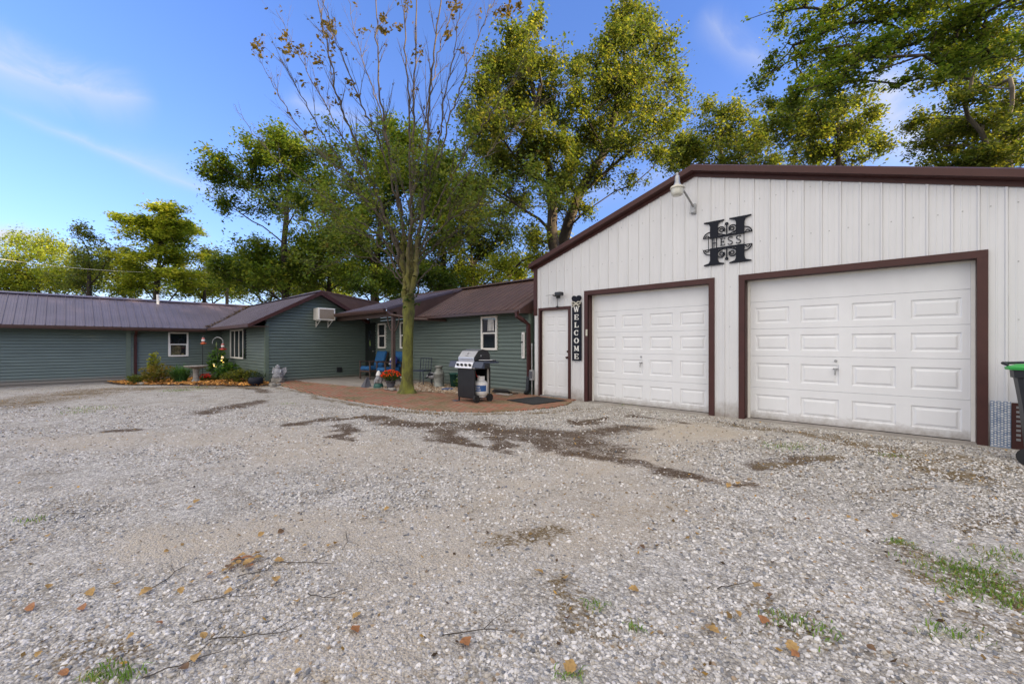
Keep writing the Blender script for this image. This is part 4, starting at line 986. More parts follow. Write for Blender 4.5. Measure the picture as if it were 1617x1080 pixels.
OAK = [(.030,.066,.010),(.055,.10,.014),(.10,.145,.022),(.19,.20,.032)]
YEL = [(.07,.125,.016),(.135,.19,.026),(.22,.26,.036),(.32,.31,.045)]
MID = [(.032,.058,.012),(.062,.096,.020),(.105,.132,.028),(.18,.175,.036)]
DRK = [(.018,.045,.010),(.030,.062,.013),(.05,.085,.018),(.09,.12,.022)]
GRP = 'trees standing behind the house and garage'
# far left, behind the long wing
make_tree('locust_tree', 'yellow green tree at the far left edge behind the long purple roof', trunkpts([(60,470),(62,420)], 36), lobes([(25,425,48,38,90),(75,402,44,34,80),(110,430,40,32,60),(50,385,40,18,45),(-20,430,40,40,60),(10,455,60,25,60)], 36, seed=1), .22, YEL, 101, leaf=.17, per=15, cl=.6, group=GRP)
make_tree('sparse_tree', 'thin dark twiggy tree between the far left tree and the bright yellow locust', trunkpts([(140,470),(140,430),(138,395)], 31), lobes([(118,362,22,16,16),(150,375,24,18,16),(135,400,34,26,36),(180,400,22,20,22),(160,430,44,30,60),(115,440,40,30,50)], 31, seed=2), .17, MID, 102, leaf=.15, per=11, cl=.45, group=GRP)
make_tree('locust_tree', 'bright yellow feathery locust, tallest tree above the long purple roof', trunkpts([(246,470),(248,430),(255,390),(258,350)], 30), lobes([(255,335,40,11,44),(215,352,42,12,48),(285,358,38,13,44),(250,378,66,15,80),(215,408,40,14,36),(285,405,50,18,70),(245,432,55,18,70),(290,445,45,20,60),(225,455,45,18,50),(262,360,50,14,50)], 30, seed=3), .2, [tuple(np.array(c)*1.15) for c in YEL], 103, leaf=.17, per=22, cl=.55, flat=.55, group=GRP)
make_tree('small_tree', 'small round green tree behind the utility pole right of the yellow locust', trunkpts([(322,475),(322,440)], 34), lobes([(325,425,34,26,60),(300,450,30,24,40),(345,450,34,22,44),(330,405,20,12,18)], 34, seed=4), .14, MID, 104, leaf=.16, per=15, cl=.5, group=GRP)
make_tree('yellow_thicket_tree', 'low yellow lit tree seen under the spreading oak', trunkpts([(415,480),(415,455)], 40), lobes([(380,448,40,22,60),(425,445,40,20,60),(470,450,40,18,50),(350,460,35,14,40),(505,465,34,22,50),(540,470,34,12,30)], 40, seed=5), .15, [tuple(np.array(c)*1.2) for c in YEL], 105, leaf=.2, per=16, cl=.6, group=GRP)
make_tree('oak_tree', 'big spreading oak standing between the yellow locust and the bare front tree',
          trunkpts([(452,470),(450,430),(448,385),(452,340),(455,290),(452,250)], 27),
          lobes([(445,228,42,16,50),(400,250,38,18,44),(345,262,32,16,30),(480,250,44,24,55),(370,290,46,22,50),(330,275,18,10,12),(420,285,36,20,34),(500,290,38,24,45),(350,320,24,14,20),(480,320,36,20,34),(525,325,30,24,36),(410,330,26,12,14),
                 (400,398,40,24,60),(455,410,48,24,70),(370,415,32,24,44),(490,425,38,24,50),(430,440,44,22,56),(520,380,30,26,38),(395,445,30,20,36),(450,260,50,30,50),(440,310,44,26,40),(350,425,30,20,34),(480,390,40,28,44),(420,420,54,30,60)], 27, seed=6), .34, OAK, 106, leaf=.16, per=17, cl=.5, group=GRP)
# behind the porch and the main roof
make_tree('maple_tree', 'broad green tree directly behind the bare front tree and porch roof', trunkpts([(592,480),(592,420),(600,360),(605,300)], 23),
          lobes([(640,225,44,30,70),(590,250,44,30,60),(560,300,36,28,45),(690,265,44,34,70),(640,290,50,34,75),(600,340,50,34,70),(555,375,40,26,46),(540,350,30,30,30),(590,405,48,30,60),(545,420,36,26,34),(600,445,44,24,50),(680,340,44,34,60),(520,250,24,24,16),(650,395,40,34,50),(620,270,50,40,70),(570,340,44,34,60),(700,310,44,34,60),(660,430,44,24,44),(620,380,50,34,60),(610,205,30,20,26)], 23, seed=7), .26, OAK, 107, leaf=.14, per=15, cl=.48, group=GRP)
make_tree('yellow_maple_tree', 'yellowing tree behind the metal roof between the front tree and the tall twin trunked tree', trunkpts([(745,470),(745,420),(742,370)], 25),
          lobes([(745,345,44,30,60),(790,375,40,30,50),(710,385,40,30,50),(760,405,46,30,60),(700,430,36,26,40),(810,420,36,24,34),(745,300,36,24,34),(800,330,30,24,30)], 25, seed=8), .2, MID, 108, leaf=.15, per=15, cl=.5, group=GRP)
make_tree('thicket_tree', 'low dark green tree just above the porch roof left of the front trunk', trunkpts([(660,480),(660,455)], 20), lobes([(620,450,34,20,44),(570,455,24,22,24),(665,440,34,22,44),(705,448,36,18,40),(640,470,40,14,30)], 20, seed=9), .1, DRK, 109, leaf=.12, per=15, cl=.36, group=GRP)
make_tree('thicket_tree', 'low yellow green thicket above the ridge of the brown metal roof', trunkpts([(775,470),(775,445)], 22), lobes([(745,435,34,18,30),(790,425,30,22,34),(825,420,30,26,38),(850,400,26,26,30),(880,385,26,24,28)], 22, seed=10), .1, YEL, 110, leaf=.13, per=14, cl=.4, group=GRP)
make_tree('cottonwood_tree', 'tallest tree in the middle with two dark trunks left of the garage gable',
          trunkpts([(876,400),(872,330),(866,262),(850,200),(838,130)], 18.5),
          lobes([(815,58,36,22,36),(845,35,14,22,14),(790,105,42,26,48),(850,100,44,30,56),(760,150,40,28,44),(820,150,46,30,58),(770,200,40,30,44),(830,205,44,26,48),(745,240,34,26,36),(790,250,40,26,44),(830,270,36,22,36),(770,290,40,24,40),(740,185,24,22,18),(850,240,34,22,34),(880,300,34,24,26),(820,320,30,24,26),(790,180,60,44,90),(850,140,50,40,70),(880,180,30,40,40),(800,260,56,34,70),(730,290,34,24,40),(880,240,34,30,44),(800,110,54,34,60),(840,370,30,22,30)], 18.5, seed=11), .24, MID, 111, leaf=.11, per=15, cl=.34, group=GRP)
make_tree('cottonwood_tree', 'tall leaning tree rising just behind the left slope of the garage gable',
          trunkpts([(880,400),(905,330),(925,285),(955,240),(970,180),(985,100)], 19.5),
          lobes([(985,20,28,22,34),(1010,45,34,26,42),(970,70,36,30,48),(1035,80,34,28,40),(950,120,38,30,48),(1000,130,42,30,54),(1055,125,30,28,34),(915,165,34,28,40),(965,180,42,28,50),(1030,180,42,28,48),(1065,195,24,20,20),(925,215,40,28,46),(985,225,40,22,42),(1040,240,34,14,24),(900,255,30,24,30),(950,275,34,20,32),(1000,290,32,12,14),(890,330,26,26,26),(930,330,26,18,16),(980,140,70,50,110),(1020,210,54,30,60),(940,230,50,30,60),(905,120,24,40,40),(1000,60,50,34,60),(900,290,36,40,50),(1075,150,20,30,20),(1060,250,24,20,16)], 19.5, seed=12), .26, MID, 112, leaf=.115, per=13, cl=.36, group=GRP)
make_tree('maple_tree', 'round yellow green tree top showing over the garage ridge beside the barn light', trunkpts([(1140,300),(1140,255)], 25), lobes([(1140,190,30,20,34),(1110,225,40,24,50),(1165,225,40,24,50),(1080,240,26,18,22),(1140,262,60,22,60),(1195,240,26,20,26),(1150,200,50,30,60),(1085,225,34,22,34),(1200,215,30,24,34),(1120,175,24,16,18),(1075,255,34,16,30),(1210,255,34,16,30)], 25, seed=13), .2, MID, 113, leaf=.14, per=15, cl=.44, group=GRP)
make_tree('slim_tree', 'slim tree with pale twin stems above the garage roof, sky all round it', trunkpts([(1324,300),(1323,250),(1322,190),(1330,150)], 21), lobes([(1345,195,24,14,18),(1300,215,26,14,16),(1350,225,36,14,24),(1290,245,36,14,26),(1340,255,46,10,20),(1270,190,22,18,12),(1320,165,20,14,10),(1382,218,14,12,8),(1310,240,50,18,50),(1350,205,34,18,30),(1270,215,34,20,30),(1385,235,20,12,14),(1260,165,30,24,30),(1300,120,36,24,36),(1345,160,30,24,30),(1240,200,34,24,34),(1290,180,40,26,44),(1330,90,30,22,26),(1215,160,22,18,16),(1370,190,24,20,20)], 21, seed=14), .14, MID, 114, leaf=.13, per=13, cl=.34, group=GRP)
make_tree('slim_tree', 'thin dark stemmed tree left of the pale stemmed one above the garage roof', trunkpts([(1292,300),(1292,250),(1290,215)], 23), lobes([(1270,225,26,16,18),(1250,250,26,14,16),(1300,200,18,16,10),(1235,215,16,14,8)], 23, seed=15), .09, MID, 115, leaf=.13, per=12, cl=.34, group=GRP)
make_tree('elm_tree', 'wide tree with thick grey limbs over the right end of the garage roof',
          trunkpts([(1592,300),(1594,240),(1592,190),(1598,140)], 15),
          lobes([(1545,205,40,16,26),(1500,235,44,14,28),(1560,245,44,16,40),(1600,215,30,24,34),(1480,190,30,12,12),(1520,165,36,14,18),(1570,140,36,20,26),(1600,100,34,24,30),(1540,110,30,18,16),(1600,255,40,12,34),(1540,262,40,10,30),(1640,180,40,50,60),(1560,190,44,20,50),(1600,160,40,30,60),(1520,140,34,16,22),(1470,215,24,10,16),(1580,235,50,24,60),(1500,262,30,10,20),(1455,225,30,14,20),(1490,130,30,16,16),(1590,60,40,30,40),(1465,260,26,8,12),(1450,190,26,20,20),(1480,90,36,24,30),(1530,60,40,26,36),(1510,200,40,24,40)], 15, seed=16), .2, MID, 116, leaf=.10, per=13, cl=.27, bark='bark_grey', group=GRP)
# the big tree whose limbs reach in from the right, above the garage
ov = lobes([(1600,15,70,30,90),(1520,40,60,34,80),(1450,20,60,30,70),(1560,90,50,22,46),(1500,105,44,22,40),(1440,70,50,26,52),(1380,30,56,28,60),(1310,25,48,26,48),(1250,15,40,18,30),(1360,90,48,26,48),(1300,80,44,24,38),(1250,75,36,20,24),(1330,130,44,20,34),(1270,130,36,20,24),(1220,110,30,16,16),(1240,155,36,16,20),(1200,128,22,9,8),(1300,165,34,16,20),(1450,125,36,14,18),(1420,-30,90,34,80),(1560,-50,90,50,90),(1290,-30,60,30,50),(1660,60,60,50,70),(1240,185,24,14,10)], 11.5, seed=17, depth=.9)
make_tree('hackberry_tree', 'large overhanging tree whose dark green limbs enter from the upper right over the garage',
          [np.array(p) for p in ((5.4,13.2,-.1),(5.3,13.1,3.0),(5.0,12.9,6.5),(4.6,12.7,9.5),(4.3,12.6,13.0))], ov, .26, [tuple(np.array(c)*1.0) for c in OAK], 117, leaf=.08, per=14, cl=.22, dens=.72, group=GRP, flat=.25, maxr=.034, rise=-.10)
# unseen trees added right of the frame to throw shade over the drive
shp = lobes([(0,0,1,1,1)], 1)
sh0 = make_tree('shade_tree', 'unseen leafy tree added right of the garage to shade the drive', [np.array((17.,9,-.1)), np.array((17.,9,3)), np.array((17.1,9,6.5))],
    [(np.array((17+dx_, 9+dy_, z_)), (2.3, 2.4, 1.7), 95) for dx_, dy_, z_ in ((0,0,9.2),(1.4,1,7.2),(-1.3,-1,7.0),(.6,-2,5.4),(-.4,2,5.2),(0,0,3.4),(1.3,.6,2.2),(-1,-1.3,2.0),(-.6,1.5,1.6),(.8,-1.6,1.4))], .3, OAK, 118, leaf=.30, per=12, cl=.8, group='added shade trees right of the drive')
for (x_, y_, s_, rz_) in ((17.5,4.6,1.,1.), (18.2,13.2,1.25,2.), (17.2,17.6,1.45,3.3), (16.4,.3,.95,4.), (19.5,22,1.5,5.), (20,26.5,1.4,.5)):
    c_ = copy_tree(sh0); c_['label'] = 'one of the unseen leafy trees added right of the garage to shade the drive'; c_.location = (x_, y_, -.1); c_.scale = (s_,)*3; c_.rotation_euler.z = rz_
make_tree('ash_tree', 'broad mid green tree filling the gap behind the gable between oak and maple', trunkpts([(520,480),(520,420),(522,380)], 29), lobes([(500,400,44,30,60),(540,395,44,34,70),(520,360,44,28,50),(480,440,44,26,54),(555,440,44,26,54),(515,430,50,30,60),(560,360,34,26,34)], 29, seed=31), .2, OAK, 141, leaf=.15, per=15, cl=.5, group=GRP)
make_tree('ash_tree', 'broad mid green tree between the front trunk and the twin trunked cottonwood', trunkpts([(700,480),(700,420),(700,380)], 27), lobes([(690,320,44,34,70),(730,330,44,34,70),(700,380,50,34,76),(745,390,40,30,50),(670,420,44,30,56),(720,430,50,26,60),(690,270,40,28,44)], 27, seed=32), .2, MID, 142, leaf=.14, per=15, cl=.48, group=GRP)
make_tree('small_tree', 'rounded bright green tree between the sparse tree and yellow locust behind the roof', trunkpts([(195,480),(195,440)], 38), lobes([(190,425,40,28,60),(160,440,36,24,50),(220,445,40,24,50),(95,440,40,26,50),(40,445,44,26,50)], 38, seed=33), .14, YEL, 143, leaf=.18, per=16, cl=.55, group=GRP)
for nm_, lb_, xs_, Z_, pal_, sd_2 in (('thicket_tree', 'low yellow green thicket behind the far left end of the long roof', (10, 70, 130, 190), 40, MID, 131),
    ('thicket_tree', 'low leafy thicket behind the roof around the utility pole', (330, 375, 300), 42, YEL, 132),
    ('thicket_tree', 'low leafy thicket between the oak and the gable peak', (430, 475, 520, 395), 36, MID, 133),
    ('thicket_tree', 'low yellowing thicket between the gable peak and the porch roof', (545, 590, 625), 32, YEL, 134),
    ('thicket_tree', 'leafy thicket behind the brown roof right of the front trunk', (690, 735, 780, 820), 27, MID, 135)):
    make_tree(nm_, lb_, trunkpts([(sum(xs_)/len(xs_), 480), (sum(xs_)/len(xs_), 462)], Z_), lobes([(x_, 452+random.uniform(-8, 10), 34, 20+random.uniform(-4, 6), 34) for x_ in xs_]+[(x_+18, 436+random.uniform(-8, 10), 24, 14, 16) for x_ in xs_[:-1]], Z_, seed=sd_2), .1, pal_, sd_2, leaf=.005*Z_, per=13, cl=.016*Z_, group=GRP)
# utility pole, wire
t = thing('utility_pole', 'weathered wooden utility pole rising behind the long roof', 'utility pole', tuple(gp(358, 31, -.15)))
b = MB(); b.tube([(0,0,0),(0,0,6.4)], [.13,.10], 10); b.build('post', M['pole_wood'], t)
b = MB(); b.tube([(0,0,5.9),(.16,0,5.95)], .05, 8); b.build('insulator', M['galv'], t)
wire = MB(); a_ = Vector(at(358, 430, 31)); c_ = Vector(at(-150, 385, 24)); pts = []
for i in range(17):
    q_ = a_.lerp(c_, i/16); q_.z -= .6*math.sin(math.pi*i/16); pts.append(q_)
wire.tube(pts, .011, 4); tag(wire.build('overhead_wire', M['vinyl']), 'pale overhead wire running left from the utility pole across the trees', 'wire')

# ---- the nearly bare vase shaped tree on the brick path
mat('moss_stem', (.15, .145, .03), .95, col2=(.07, .055, .035), nscale=5, bump=1, bscale=30, stretch=(1, 1, .4))
def front_tree():
    r = np.random.default_rng(5); base = gp(643, 10.66, 0.)
    t = thing('bare_tree', 'nearly bare multi stemmed tree with mossy trunk growing out of the brick path', 'tree', tuple(base))
    Z0 = 10.66
    segA, segB, rA, rB = [], [], [], []; tips = []
    def W(px, py, dz): return np.array(at(px, py, Z0+dz))-base
    def path(pts, r0, r1, k=7, wob=.02):
        pts = [np.array(p) for p in pts]; out = []
        for i in range(len(pts)-1):
            a, b_, c, d = pts[max(i-1,0)], pts[i], pts[i+1], pts[min(i+2, len(pts)-1)]
            for j in range(k):
                s = j/k; out.append(.5*((2*b_)+(-a+c)*s+(2*a-5*b_+4*c-d)*s*s+(-a+3*b_-3*c+d)*s**3)+r.normal(0, wob, 3)*(1 if i+j else 0))
        out.append(pts[-1]); out = np.array(out); n = len(out); rad = r0+(r1-r0)*np.linspace(0, 1, n)**.8
        for i in range(n-1): segA.append(out[i]); segB.append(out[i+1]); rA.append(rad[i]); rB.append(rad[i+1])
        return out, rad
    def twigs(p, rad, n, lmin, lmax, lvl=0, start=.25):
        m = len(p)
        for _ in range(n):
            i = int(r.uniform(start, .97)*(m-1)); d = p[min(i+1, m-1)]-p[max(i-1, 0)]; d /= np.linalg.norm(d)+1e-9
            s = r.normal(0, 1, 3); s -= d*s.dot(d); s /= np.linalg.norm(s); L = r.uniform(lmin, lmax)*(1-.45*i/m)
            dirv = d*.88+s*.42+np.array([0, 0, .12]); dirv /= np.linalg.norm(dirv); a = p[i]; k = 6; cur = a; rr0 = min(rad[i]*.6, .014 if lvl == 0 else .007); pts = [a]
            for j in range(k):
                dirv = dirv+np.array([0, 0, .03])+r.normal(0, .05, 3); dirv /= np.linalg.norm(dirv); cur = cur+dirv*L/k; pts.append(cur)
            pts = np.array(pts); ra = rr0*(1-np.linspace(0, 1, k+1)*.75)
            for j in range(k): segA.append(pts[j]); segB.append(pts[j+1]); rA.append(ra[j]); rB.append(ra[j+1])
            tips.append(pts[-1])
            if lvl < 1: twigs(pts, ra, 4, L*.3, L*.6, lvl+1, .2)
    # trunk with flare and knots
    b = MB(); prof = []
    for zz, rr_, ox in ((-.03,.30,0),(.03,.225,0),(.12,.168,0),(.35,.143,.0),(.8,.134,.008),(1.2,.131,.012),(1.6,.129,.02),(1.9,.134,.03),(2.05,.152,.03),(2.2,.138,.03),(2.45,.135,.03)):
        prof.append((np.array([ox*CA, ox*SA, zz]), rr_))
    vs = []; fs = []; n = 20
    for i, (c, rr_) in enumerate(prof):
        for k in range(n):
            a = 2*math.pi*k/n; q = 1+.07*math.sin(3*a+i*.4)+.05*math.sin(7*a-i*.9)+r.normal(0, .012)+(.16*math.sin(5*a+.6) if i < 3 else 0); vs.append((c[0]+rr_*q*math.cos(a), c[1]+rr_*q*math.sin(a), c[2]))
    for i in range(len(prof)-1):
        for k in range(n): fs.append((i*n+k, i*n+(k+1) % n, (i+1)*n+(k+1) % n, (i+1)*n+k))
    b.add(vs, fs, True); b.build('trunk', M['moss_bark'], t)
    mains = [
     ([(640,478,0),(640,440,0),(634,410,.1),(636,360,.2),(626,300,.2),(612,230,.1),(600,150,0),(596,60,0),(590,-60,0)], .085, .012, 18),
     ([(646,478,0),(650,430,.15),(650,380,.2),(650,300,.3),(652,200,.3),(655,100,.2),(657,-80,0)], .085, .014, 16),
     ([(648,474,0),(656,430,-.15),(658,390,-.2),(668,320,-.2),(674,240,-.3),(680,140,-.3),(690,40,-.4),(705,-80,-.5)], .08, .014, 16),
     ([(645,474,0),(643,420,-.2),(648,350,-.3),(647,260,-.5),(645,170,-.7),(640,60,-.9),(636,-60,-1.)], .06, .012, 12),
     ([(640,440,0),(622,380,-.2),(596,310,-.5),(565,235,-.8),(535,160,-1.0),(522,100,-1.1),(505,20,-1.2),(490,-60,-1.3)], .05, .008, 18),
     ([(636,410,.1),(610,350,.3),(575,280,.5),(540,215,.7),(505,150,.9),(470,85,1.0),(435,15,1.1)], .04, .006, 16),
     ([(634,400,.1),(606,350,-.3),(560,290,-.6),(510,215,-.9),(470,140,-1.2),(440,90,-1.4)], .036, .006, 16),
     ([(630,385,.1),(590,330,.4),(540,275,.7),(490,225,1.),(450,170,1.2),(425,125,1.3),(400,75,1.4)], .034, .005, 16),
     ([(632,420,0),(600,375,.4),(545,335,.7),(490,295,1.),(430,245,1.2),(395,205,1.3),(368,165,1.4)], .034, .005, 14),
     ([(634,440,0),(605,392,.5),(560,362,.8),(510,358,1.1),(470,340,1.3),(435,325,1.4),(400,322,1.6)], .032, .005, 12),
     ([(636,436,0),(622,402,-.5),(600,374,-.8),(570,372,-1.),(535,362,-1.2),(520,352,-1.3)], .03, .005, 8),
     ([(642,380,-.1),(622,300,-.6),(602,235,-.9),(575,175,-1.2),(548,110,-1.4),(520,40,-1.6),(505,-20,-1.7)], .036, .006, 14),
     ([(655,430,0),(672,400,.3),(705,378,.6),(745,358,.9),(790,352,1.1),(830,330,1.2),(862,322,1.3)], .036, .005, 14),
     ([(656,415,0),(684,370,-.4),(725,340,-.7),(770,322,-1.),(815,302,-1.2),(845,298,-1.3)], .032, .005, 12),
     ([(658,400,0),(690,345,.4),(722,295,.7),(760,250,1.),(800,215,1.2),(845,175,1.3),(880,150,1.4)], .036, .005, 16),
     ([(660,390,0),(686,330,-.4),(712,280,-.7),(745,225,-1.),(775,180,-1.2),(805,130,-1.4),(830,90,-1.5)], .034, .005, 14),
     ([(664,350,-.2),(690,270,0),(706,200,.1),(730,130,.2),(752,70,.3),(775,10,.3),(800,-50,.4)], .036, .006, 14),
     ([(672,300,-.2),(692,230,-.4),(700,160,-.6),(715,90,-.7),(725,20,-.8),(735,-60,-.9)], .03, .006, 12),
     ([(652,300,.2),(668,210,.5),(682,130,.7),(700,60,.8),(722,0,.9),(745,-60,1.)], .03, .006, 12),
     ([(636,340,.2),(620,260,.5),(605,190,.8),(580,120,1.),(560,50,1.2),(540,-40,1.3)], .032, .006, 12),
     ([(640,455,0),(620,430,.3),(590,410,.6),(555,405,.9),(515,420,1.2),(490,425,1.3)], .028, .004, 10),
     ([(654,450,0),(680,425,.3),(700,400,.5),(735,385,.7),(770,388,.9)], .026, .004, 8)]
    for pts, r0, r1, nt in mains:
        p, rad = path([W(a, b2, c) for a, b2, c in pts], r0, r1); twigs(p, rad, nt+4, .5, 1.7)
    SA_, SB_, RA_, RB_ = map(np.array, (segA, segB, rA, rB)); low = (SA_[:, 2] < 3.9) & (RA_ > .045)
    V, F = tubes_np(SA_[low], SB_[low], RA_[low], RB_[low], 9); npmesh('stem', V, F, M['moss_stem'], t, smooth=True)
    V, F = tubes_np(SA_[~low], SB_[~low], RA_[~low]*.86, RB_[~low]*.86, 5); npmesh('branch', V, F, M['twig_bark'], t, smooth=True)
    # the last brown leaves
    C = []; per = []
    for px, py, n_, sp in ((405,70,22,12),(415,85,10,14),(460,75,30,14),(445,60,14,12),(520,42,34,12),(515,55,18,14),(505,95,22,12),(525,80,16,16),(480,85,10,14),(475,130,8,10),(605,48,22,8),(608,30,14,8),(630,42,14,7),(720,10,26,10),(708,55,14,8),(660,85,16,10),(570,55,6,10),(800,15,30,12),(790,22,16,10),(640,5,10,14),(525,160,8,8),(498,132,8,8),(553,130,8,8),(560,150,6,10),(590,200,10,20),(725,80,6,5),(490,205,8,8),(470,178,5,6),(820,10,14,8)):
        for _ in range(n_): C.append(W(px+r.normal(0, sp*.5), py+r.normal(0, sp*.5), r.uniform(-.5, .5)))
    T = np.array(tips); k = r.random(len(T)) < .10; C = np.concatenate([np.array(C), T[k]])
    V, F, c = leaves_np(C, .05, 3, .085, [(.04,.035,.012),(.08,.06,.02),(.10,.095,.03)], r)
    C2 = np.array([W(640+r.normal(0, 60), 400+r.normal(0, 60), r.uniform(-1.2, 1.2)) for _ in range(380)])
    T2 = T[(T[:, 2] < 6.4)]; T2 = T2[r.random(len(T2)) < .85]
    V2, F2, c2 = leaves_np(T2, .19, 17, .075, [(.05,.10,.02),(.09,.13,.025),(.15,.16,.035)], r)
    npmesh('crown', np.concatenate([V, V2]), np.concatenate([F, F2+len(V)]), M['leaf'], t, colors=np.concatenate([c, c2]))
    # dark knot with shoots below the fork
    Ck = np.array([W(648+r.normal(0, 8), 470+r.normal(0, 8), r.uniform(-.2, .2)) for _ in range(40)])
    V, F, c = leaves_np(Ck, .06, 5, .07, DRK, r); npmesh('sprouts', V, F, M['leaf'], t, colors=c)['kind'] = 'stuff'
front_tree()
# ================================================================ signs and lights on the garage
FY = GY-.02
def arc(cx_, cz_, r_, a0, a1, n=12, sx_=1, r1=None):
    out = []
    for i in range(n+1):
        t = i/n; a = R(a0+(a1-a0)*t); rr_ = r_+((r1 if r1 is not None else r_)-r_)*t; out.append((cx_+sx_*rr_*math.cos(a), cz_+rr_*math.sin(a)))
    return out
t = thing('monogram_sign', 'black metal monogram letter H with scrollwork and the name HESS across its middle', 'sign', (-2.30, FY-.012, 3.03))
b = MB(); D = .012
def letterH(b):
    for sx_ in (-1, 1):
        xc = sx_*.21
        for sz_ in (-1, 1):
            # a stem half with a bracketed serif
            pts = [(-.065, .10), (-.065, .30), (-.085, .345), (-.17, .368), (-.17, .388), (.17, .388), (.17, .368), (.085, .345), (.065, .30), (.065, .10)]
            P = [(xc+x_, sz_*z_) for x_, z_ in pts]; n = len(P)
            if sz_ < 0: P = P[::-1]
            b.add([(x_, 0, z_) for x_, z_ in P]+[(x_, D, z_) for x_, z_ in P], [tuple(range(n))[::-1], tuple(range(n, 2*n))]+[(i, (i+1) % n, n+(i+1) % n, n+i) for i in range(n)])
letterH(b)
b.box(-.30, .001, .10, .30, D-.001, .118); b.box(-.30, .001, -.118, .30, D-.001, -.10); b.box(-.215, .002, -.12, -.205, D-.002, .12); b.build('letter', M['sign_black'], t)
b = MB()
for sz_ in (-1, 1):
    b.stroke([(-.275, sz_*.10), (.275, sz_*.10)], .028, -.001, D+.002)
    for sx_ in (-1, 1):
        c = arc(sx_*.085, sz_*.205, .078, -75, 215, 20, sx_, .045); b.stroke([(x_, sz_*.205+(z_-sz_*.205)*sz_) for x_, z_ in c], .018, -.002, D)
        b.stroke(arc(sx_*.085, sz_*.205, .030, 0, 360, 12), .016, -.002, D)
        b.stroke([(sx_*.02, sz_*.115), (sx_*.075, sz_*.130), (sx_*.15, sz_*.165)], .016, -.003, D)
        o = [(sx_*(.27+.115*math.cos(R(a))), sz_*(.10+.10*math.sin(R(a)))) for a in range(0, 91, 10)]; b.stroke(o, .018, -.002, D); b.stroke([(sx_*.275, sz_*.105), (sx_*.39, sz_*.105)], .014, -.003, D)
        b.stroke([(sx_*(.325+.03*math.cos(R(a))), sz_*(.112+.03*math.sin(R(a)))) for a in range(0, 181, 20)], .014, -.003, D)
    b.stroke([(0, sz_*.11), (0, sz_*.30)], .018, -.0035, D)
    b.stroke([(x_, z_) for x_, z_ in arc(0, sz_*.300, .018, 0, 360, 10)], .02, -.004, D)
b.build('scrollwork', M['sign_black'], t)
def S_(cx_, h=.13, w=.075): 
    r_ = h/4; return [(cx_+x_*w/2, z_) for x_, z_ in ((.95, r_*1.35), (.75, r_*1.85), (.1, r_*2), (-.6, r_*1.8), (-.9, r_*1.2), (-.7, r_*.5), (0, 0), (.7, -r_*.5), (.95, -r_*1.15), (.65, -r_*1.8), (-.1, -r_*2), (-.75, -r_*1.85), (-.95, -r_*1.3))]
b = MB(); h = .066; Dz = D+.001
def ser(b, x_, z_, w=.03): b.stroke([(x_-w/2, z_), (x_+w/2, z_)], .008, -.0045, D)
for x_ in (-.235, -.165): b.stroke([(x_, -.085), (x_, .085)], .013, -.0042, D)
b.stroke([(-.235, 0), (-.165, 0)], .011, -.0044, D)
x_ = -.09; b.stroke([(x_, -h), (x_, h)], .015, -.0042, D)
for z_ in (-h+.005, h-.005): b.stroke([(x_-.018, z_), (x_+.06, z_)], .010, -.0044, D); b.stroke([(x_+.06, z_), (x_+.06, z_*.62)], .008, -.0046, D)
b.stroke([(x_, 0), (x_+.042, 0)], .010, -.0044, D); b.stroke([(x_+.042, -.02), (x_+.042, .02)], .008, -.0046, D)
for x_ in (.055, .185): b.stroke(S_(x_), .014, -.0042, D)
for x_ in (-.30, .27): b.stroke([(x_, -.10), (x_, .10)], .008, -.0043, D)
b.build('lettering', M['sign_black'], t)

t = thing('welcome_sign', 'tall narrow black board reading WELCOME in white letters, topped with a heart and bow', 'sign', (-5.405, FY-.002, .89))
b = MB(); b.bevbox(-.125, -.022, 0, .125, 0, 1.30, .004); b.build('board', M['sign_black'], t)
b = MB()
HP = [(.125*1.02*math.sin(R(a))**3, 1.365+.0072*(13*math.cos(R(a))-5*math.cos(R(2*a))-2*math.cos(R(3*a))-math.cos(R(4*a)))) for a in range(0, 360, 12)]
HP = [(x_, z_) for x_, z_ in HP]; b.prism(HP[::-1], 'y', -.034, -.010); b.build('heart', M['sign_black'], t)
b = MB()
for sx_ in (-1, 1):
    b.stroke([(0, 1.27), (sx_*.05, 1.31), (sx_*.115, 1.30), (sx_*.11, 1.26), (sx_*.05, 1.25), (0, 1.27)], .022, -.05, .012); b.stroke([(0, 1.26), (sx_*.06, 1.22), (sx_*.10, 1.20)], .02, -.048, .01)
b.blob((0, -.045, 1.265), (.022, .015, .02), 3); b.build('bow', M['cream_paint'], t)
